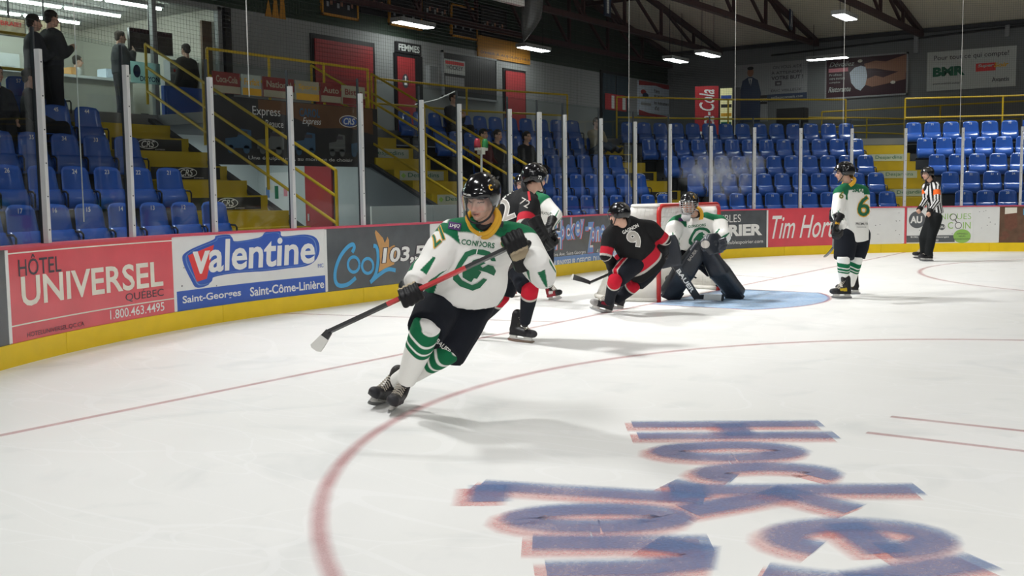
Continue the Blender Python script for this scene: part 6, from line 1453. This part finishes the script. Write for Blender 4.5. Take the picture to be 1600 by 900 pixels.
trousers(e, J, (.17, .155, .14), stop=.85, waist=J['H'] + (J['N'] - J['H']) * .2)
def leg_pad(top, knee, foot, side, nrm):
    ps = [top, top.lerp(knee, .6), knee, knee.lerp(foot, .5), foot.lerp(knee, .08), foot]; b = MB(); ax = (foot - top).normalized(); sd = Vector(side); sd = (sd - ax * sd.dot(ax)).normalized(); nn = ax.cross(sd); nn = nn if nn.dot(nrm) > 0 else -nn
    b.loft([(q, sd * w_, nn * t_) for q, w_, t_ in zip(ps, (.13, .145, .155, .150, .150, .135), (.045, .06, .085, .07, .07, .06))], 20, 4.5)
    p = union('leg_pad', b, .014, MATS['pad_black'], e, 2)
    for q, w_ in ((.30, .30), (.52, .31), (.70, .30)): MB().box(top.lerp(foot, q) + nn * .075, (w_, .012, .02), sd, nn, ax).obj('pad_seam', MATS['print_black'], p)
    tp = top.lerp(foot, .93) + nn * .055; MB().box(tp, (.27, .05, .17), sd, nn, ax).obj('toe_wear_panel', MATS['pad_black'], p)
    return p, sd, nn, ax
p1, *_ = leg_pad(P_(1100, 380, 13.66), P_(1068, 424, 13.66), P_(1044, 462, 13.90), cdir(.75, .62, -.1), cdir(-.2, .1, -1)); p2, *_ = leg_pad(P_(1101, 388, 13.62), P_(1124, 424, 13.66), P_(1151, 459, 13.92), cdir(.78, -.6, .0), cdir(.1, .1, -1))
pdecal('lettering', p1, bvh_of(p1), text_shape('BAUER', 0, 0, .17, .04, .02), 1082, 398, 13.3, 55, MATS['print_silver'])
skate(e, GA, cdir(-.35, 0, -.95), cdir(-.1, 1, 0)); skate(e, GB, cdir(.6, 0, -.8), cdir(-.5, .85, 0))
# blocker and catching glove
ax = cdir(.22, -1, .05); b = MB(); c = P_(1045, 393, 13.18); sd = cdir(1, .22, -.25); nn = ax.cross(sd)
b.loft([(c + ax * t, sd * w_, nn * .03) for t, w_ in ((-.20, .12), (-.12, .145), (.08, .15), (.19, .13))], 20, 5); bl = union('blocker', b, .011, MATS['pad_black'], e, 2)
b = MB(); hd = P_(1053, 404, 13.28)
for q in range(4): b.chain([hd + ax * (.02 * q - .03) + cdir(0, 0, 1) * .02, hd + ax * (.022 * q - .03) + cdir(.5, 0, 0) * .035, hd + ax * (.022 * q - .03) + cdir(.3, 0, -1) * .03], [.016, .015, .013], 8)
b.chain([hd - ax * .05, hd - ax * .07 + cdir(.6, 0, 0) * .04, hd - ax * .03 + cdir(.8, 0, -.3) * .05], [.017, .016, .014], 8); b.chain([J['wrA'], hd], [.045, .045]); union('blocker_hand', b, .008, MATS['pad_black'], bl, 2)
b = MB(); c = P_(1116, 380, 13.22); b.loft([(c + cdir(.2, -1, 0) * t, cdir(1, .2, .3) * w_, cdir(.2, 0, -1) * .05) for t, w_ in ((-.13, .07), (-.06, .12), (.04, .14), (.13, .10))], 18, 2.6); b.chain([c + cdir(-.5, .6, 0) * .12, c + cdir(-1, .1, 0) * .16, c + cdir(-.9, -.5, -.2) * .16], [.035, .03, .026]); b.chain([J['wrB'], c], [.06, .06])
for q in range(4): b.chain([c + cdir(.6, .3 - .3 * q, -.2) * .10, c + cdir(1, .5 - .35 * q, -.5) * .15], [.03, .022])
cg = union('catching_glove', b, .011, MATS['pad_black'], e, 2); pdecal('lettering', cg, bvh_of(cg), ell_shape(0, 0, .055, .05), 1102, 381, 13.1, 0, MATS['print_silver'])
bt, hl, to = P_(1036, 384, 13.1), P_(1089, 464, 13.50), P_(1130, 463, 13.52)
gs = stick('goaltender stick with white taped blade resting on the blue crease', bt, hl, to, segs=(('stick_black', 0, .36),), tape=.25, toe_tape='stick_black', bh=.085)
pz = (hl - bt).normalized(); px2 = pz.cross(CF).normalized(); pd = MB().box(bt.lerp(hl, .67), (.092, .026, (hl - bt).length * .66), px2, pz.cross(px2), pz).obj('paddle', MATS['stick_black'], gs)
ra = math.degrees(math.atan2(-(464 - 412), 1089 - 1054)); pdecal('lettering', pd, bvh_of(pd), text_shape('BAUER', 0, 0, .34, .055, .03), 1071, 438, 13.2, ra, MATS['print_white'])
# ============ number 6, white, seen from behind
J = dict(N=P_(1327, 289, 13.84), H=P_(1334, 377, 13.88), shA=P_(1312, 301, 13.68), shB=P_(1346, 300, 13.98), elA=P_(1308, 334, 13.52), elB=P_(1350, 335, 13.95), wrA=P_(1315, 350, 13.42), wrB=P_(1322, 352, 13.9),
         hipA=P_(1322, 368, 13.80), hipB=P_(1342, 368, 13.95), knA=P_(1318, 413, 13.74), knB=P_(1336, 412, 13.95), anA=P_(1319, 447, 13.84), anB=P_(1328, 446, 14.1))
GA, GB = onice(1316, 466), onice(1327, 459)
e, jr, I, hm = player('player in white and green jersey 6 standing with his back turned', J, (P_(1319, 269, 13.80), cdir(-.96, -.08, .25), cdir(-.04, 1, 0)), kit_white, .016, 1, .98, feet=[(GA,), (GB,)], seed=61, hscale=1.05)
helmet(e, hm, logo=None); bv = bvh_of(jr)
outlined('lettering', jr, bv, '6', 1350, 321, 13.8, -4, .27, 'print_green', 'print_gold', w=.15, bold=.01); outlined('lettering', jr, bv, '6', 1315, 304, 13.6, -12, .085, 'print_green', 'print_gold', bold=.0)
pdecal('lettering', jr, bv, text_shape('SMARD', 0, 0, .22, .055, .02), 1346, 297, 13.8, -6, MATS['print_green']); pdecal('lettering', jr, bv, text_shape('PROMUTUEL', 0, 0, .20, .032, .01), 1350, 349, 13.8, -2, MATS['print_black']); pdecal('lettering', jr, bv, text_shape('ASSURANCE', 0, 0, .12, .014), 1346, 354, 13.8, -2, MATS['print_black'])
trousers(e, J, (.150, .140, .128), stop=.80, waist=J['H'] + (J['N'] - J['H']) * .1)
sock(e, J['knA'], J['anA'], 'white', up=.13); sock(e, J['knB'], J['anB'], 'white', up=.13)
skate(e, GA, cdir(-.95, -.02, -.3), cdir(.02, 1, 0), accent=(.6, .42, .02)); skate(e, GB, cdir(-.9, 0, .1), cdir(.03, 1, 0), accent=(.6, .42, .02))
SA = P_(1309, 362, 13.36); SB = P_(1304, 338, 13.55); hl = P_(1302, 386, 14.2); dS = (hl - SB).normalized(); SA = SB + dS * .2
g, _m = glove(e, P_(1309, 362, 13.34), dS, J['wrA'] - P_(1309, 362, 13.34), (BLACK, (.03, .03, .03)), None, 1.25); pdecal('lettering', g, bvh_of(g), text_shape('BAUER', 0, 0, .11, .03, .03), 1312, 349, 13.3, -15, MATS['print_gold'])
SB = P_(1304, 337, 13.8); glove(e, SB, dS, cdir(.5, .1, .8), (BLACK, (.03, .03, .03)), None, 1.1)
stick('black stick hanging from the gloves of player 6', P_(1304, 335, 13.4), hl, hl + cdir(-.1, -.5, .8) * .28, tape=.0)
# ============ referee
J = dict(N=P_(1456, 284, 20.5), H=P_(1462, 334, 20.5), shA=P_(1446, 291, 20.62), shB=P_(1464, 291, 20.36), elA=P_(1446, 312, 20.5), elB=P_(1464, 314, 20.22), wrA=P_(1437, 326, 20.35), wrB=P_(1453, 330, 20.1),
         hipA=P_(1456, 340, 20.55), hipB=P_(1463, 340, 20.42), knA=P_(1444, 371, 20.5), knB=P_(1455, 371, 20.4), anA=P_(1444, 395, 20.65), anB=P_(1451, 397, 20.5))
GB, GA = onice(1448, 407.5), onice(1439, 403.5)
e, jr, I, hm = player('referee in striped shirt with orange armband, by the far boards', J, (P_(1449, 271, 20.45), cdir(-.95, -.05, -.25), cdir(-.08, 1, 0)), kit_ref, .014, 1, 1.0, PROF_SLIM, collar=BLACK, arm_r=(.075, .066, .052), feet=[(GB,), (GA,)], seed=71, pads='gloves_off', fold=.008, hscale=1.04)
helmet(e, hm); trousers(e, J, (.118, .095, .075), to='an', mat=(.010, .012, .013), waist=J['H'] + (J['N'] - J['H']) * .12)
skate(e, GB, cdir(-.95, 0, -.2), cdir(.05, 1, 0)); skate(e, GA, cdir(-.95, 0, -.1), cdir(.05, 1, 0))
# ============ spectators and the people in the concession room
def civilian(label, foot, face, height=1.75, pose='stand', top=(.02, .022, .03), legs=(.015, .016, .02), hair=(.02, .014, .01), skin=SKIN, lean=0., arms='down', cap=None, group=None, seat_z=None, feet_up=False, bald=False, head_fwd=None, bulk=1.0):
    f = Vector(face); f.z = 0; f.normalize(); rt = f.cross(Vector((0, 0, 1))); up = Vector((0, 0, 1)); k = height / 1.75; foot = Vector(foot)
    if pose == 'stand': hip = foot + up * .92 * k
    else: hip = foot + up * .50
    Nn_ = hip + up * .50 * k + f * lean; H = hip + up * .02; J = dict(N=Nn_, H=H)
    for q, s in (('A', -1), ('B', 1)):
        sh = Nn_ + rt * s * .175 * k - up * .05; J['sh' + q] = sh; J['hip' + q] = hip + rt * s * .09
        if arms == 'down': J['el' + q] = sh - up * .28 * k + rt * s * .05 - f * .02; J['wr' + q] = J['el' + q] - up * .22 * k + f * .10
        elif arms == 'lap': J['el' + q] = sh - up * .26 + rt * s * .05 + f * .06; J['wr' + q] = sh - up * .36 + f * .28 - rt * s * .08
        elif arms == 'face': J['el' + q] = sh - up * .26 + f * .14; J['wr' + q] = (sh - up * .04 + f * .22 - rt * s * .10) if s > 0 else (sh - up * .34 + f * .2 - rt * s * .1)
        elif arms == 'chest': J['el' + q] = sh - up * .25 + f * .08 + rt * s * .04; J['wr' + q] = sh - up * .16 + f * .25 - rt * s * .11
        if pose == 'stand': J['kn' + q] = hip - up * .44 * k + rt * s * .10 + f * .02; J['an' + q] = foot + up * .08 + rt * s * .11
        elif feet_up: J['kn' + q] = hip + f * .36 + up * .16 + rt * s * .09; J['an' + q] = hip + f * .72 + up * .02 + rt * s * .1
        else: J['kn' + q] = hip + f * .42 + up * .03 + rt * s * .12; J['an' + q] = foot + f * .46 + up * .08 + rt * s * .13
    hp = Nn_ + up * .20 * k + f * .03; hf = Vector(head_fwd) if head_fwd is not None else f
    e, jr, I, hm = player(label, J, (hp, hf, up), plain(top), .022, 0, 1.0 * k * bulk, PROF_SLIM, collar=None, arm_r=(.078 * bulk, .068 * bulk, .052 * bulk), fold=.008, base=foot, pads='gloves_off', skin=skin, brow=hair, seed=int(abs(foot.x * 100)) % 97)
    if group: e['group'] = group
    jr.name = 'jacket'
    trousers(e, J, (.115, .085, .065), to='an', mat=legs, voxel=.022, name='trousers')
    for q in 'AB':
        fd = f if pose == 'stand' or not feet_up else (f + up * .8).normalized(); a = J['an' + q]; b = MB(); b.chain([a - up * .02, a + fd * .06 - up * .035, a + fd * .15 - up * .045], [.05, .042, .034], 10); b.obj('shoe', MATS['strap_black'], e, True)
    if not bald:
        b = MB(); b.ball((0, -.018, .052), (.080, .098, .080), 18, 12); b.ball((0, -.06, .0), (.070, .05, .075)); b = tmb(b, hm)
        inv = hm.inverted(); 
        b.V = [v if (inv @ v).y < .055 or (inv @ v).z > .06 else hm @ Vector(((inv @ v).x * .95, .05, (inv @ v).z)) for v in b.V]
        if cap: b.ball(hm @ Vector((0, .07, .07)), (.07, .07, .012), 14, 6, hm.to_3x3() @ Vector((1, 0, 0)), hm.to_3x3() @ Vector((0, 1, 0)), hm.to_3x3() @ Vector((0, 0, 1)))
        hm_ = M('hair_%d_%d_%d' % tuple(int(c * 255) for c in (cap or hair)), cap or hair, .7, bump=.5, bscale=80)
        b.obj('cap' if cap else 'hair', hm_, e, True)
    return e
def sit(sec, row, k, dx=0.):
    p, t, nn, z, es = SEATS[(sec, row, k)]
    for ch in es.children:
        if ch.name.startswith('seat_pan'): ch.data = SEAT_DOWN
    return p + t * dx + Vector((0, 0, z)) - nn * .10, -nn
def near_seat(sec, row, px):
    best = min([kk for kk in SEATS if isinstance(kk, tuple) and kk[0] == sec and kk[1] == row], key=lambda kk: abs((lambda d: 800 + FPX * d.dot(CR) / d.dot(CF))(SEATS[kk][0] - CAM_POS) - px))
    return sit(*best)
SG = 'seated spectators'
p, f = near_seat('middle', 4, 703); civilian('spectator in dark jacket holding an orange drink, in the top middle row', p, f, pose='sit', arms='chest', top=(.025, .027, .035), group=SG)
cpz = p + f * .30 + Vector((0, 0, .82)); cu_ = MB().loft([(cpz + Vector((0, 0, -.06)), (.03, 0, 0), (0, .03, 0)), (cpz + Vector((0, 0, .05)), (.038, 0, 0), (0, .038, 0)), (cpz + Vector((0, 0, .06)), (.036, 0, 0), (0, .036, 0))], 14).tube([cpz + Vector((0, 0, .05)), cpz + Vector((.01, 0, .13))], .005, 6); tag(cu_.obj('drink_cup', M('cup_orange', (.55, .25, .02), .4), None, True), 'orange drink cup held by the spectator in the top row', 'cup')
p, f = near_seat('middle', 2, 752); civilian('spectator in a dark cap seated behind the goal lamp', p, f, pose='sit', arms='lap', top=(.10, .018, .02), cap=(.02, .02, .022), group=SG)
p, f = near_seat('middle', 2, 781); civilian('bareheaded spectator in dark coat, right of the capped one', p, f, pose='sit', arms='lap', top=(.03, .028, .03), group=SG)
p, f = near_seat('middle', 2, 822); civilian('spectator with long dark hair seated above player 72', p, f, pose='sit', arms='lap', top=(.012, .012, .016), group=SG)
p, f = near_seat('middle', 3, 925); civilian('spectator in beige jacket with feet up on the seat in front', p, f, pose='sit', arms='face', top=(.28, .25, .18), legs=(.06, .075, .11), feet_up=True, hair=(.04, .02, .012), group=SG)
CG = 'people in the concession room'
def room(px, y): q = at_plane(px, 150, 1, y); return Vector((q.x, y, ZC))
civilian('large figure in dark sweater at the concession window, hand at face', room(190, 11.2), (1, -.35, 0), 1.74, bulk=1.3, arms='face', top=(.04, .042, .05), hair=(.05, .035, .025), group='people at the top of the stands')
def stand4(px, t_):
    q = at_plane(px, 150, 2, Z0 + RI * 4); dr = (q - CAM_POS); dr.z = 0; dr.normalize(); p = CAM_POS + dr * t_; return Vector((p.x, p.y, Z0 + RI * 4))
TG = 'people at the top of the stands'
civilian('figure in dark jacket, left of the pair standing at the upper left', stand4(56, 16.6), (1, -.3, 0), 1.70, bulk=1.15, arms='chest', top=(.03, .033, .045), group=TG)
civilian('taller figure of the dark pair standing at the upper left', stand4(84, 16.75), (1, -.1, 0), 1.80, bulk=1.15, arms='chest', top=(.03, .033, .04), group=TG)
civilian('figure in a pale shirt behind the snack counter', room(122, 14.0), (1, -.4, 0), 1.6, arms='down', top=(.45, .45, .43), group=CG)
civilian('dark figure right of the mullion in the concession room', room(294, 11.0), (0, 1, 0), 1.62, arms='down', top=(.03, .025, .025), group=CG)
for k_, (px_, lb_) in enumerate(((42, 'spectator in dark coat seated below the standing pair, upper left'), (6, 'spectator seated at the left picture edge in the fourth row'))):
    p, f = near_seat('left', 3, px_); civilian(lb_, p, (1, -.6, 0) if k_ == 0 else f, 1.72, pose='sit', arms='lap', top=(.02, .022, .03), group=TG)
bpy.data.scenes.remove(TMP)
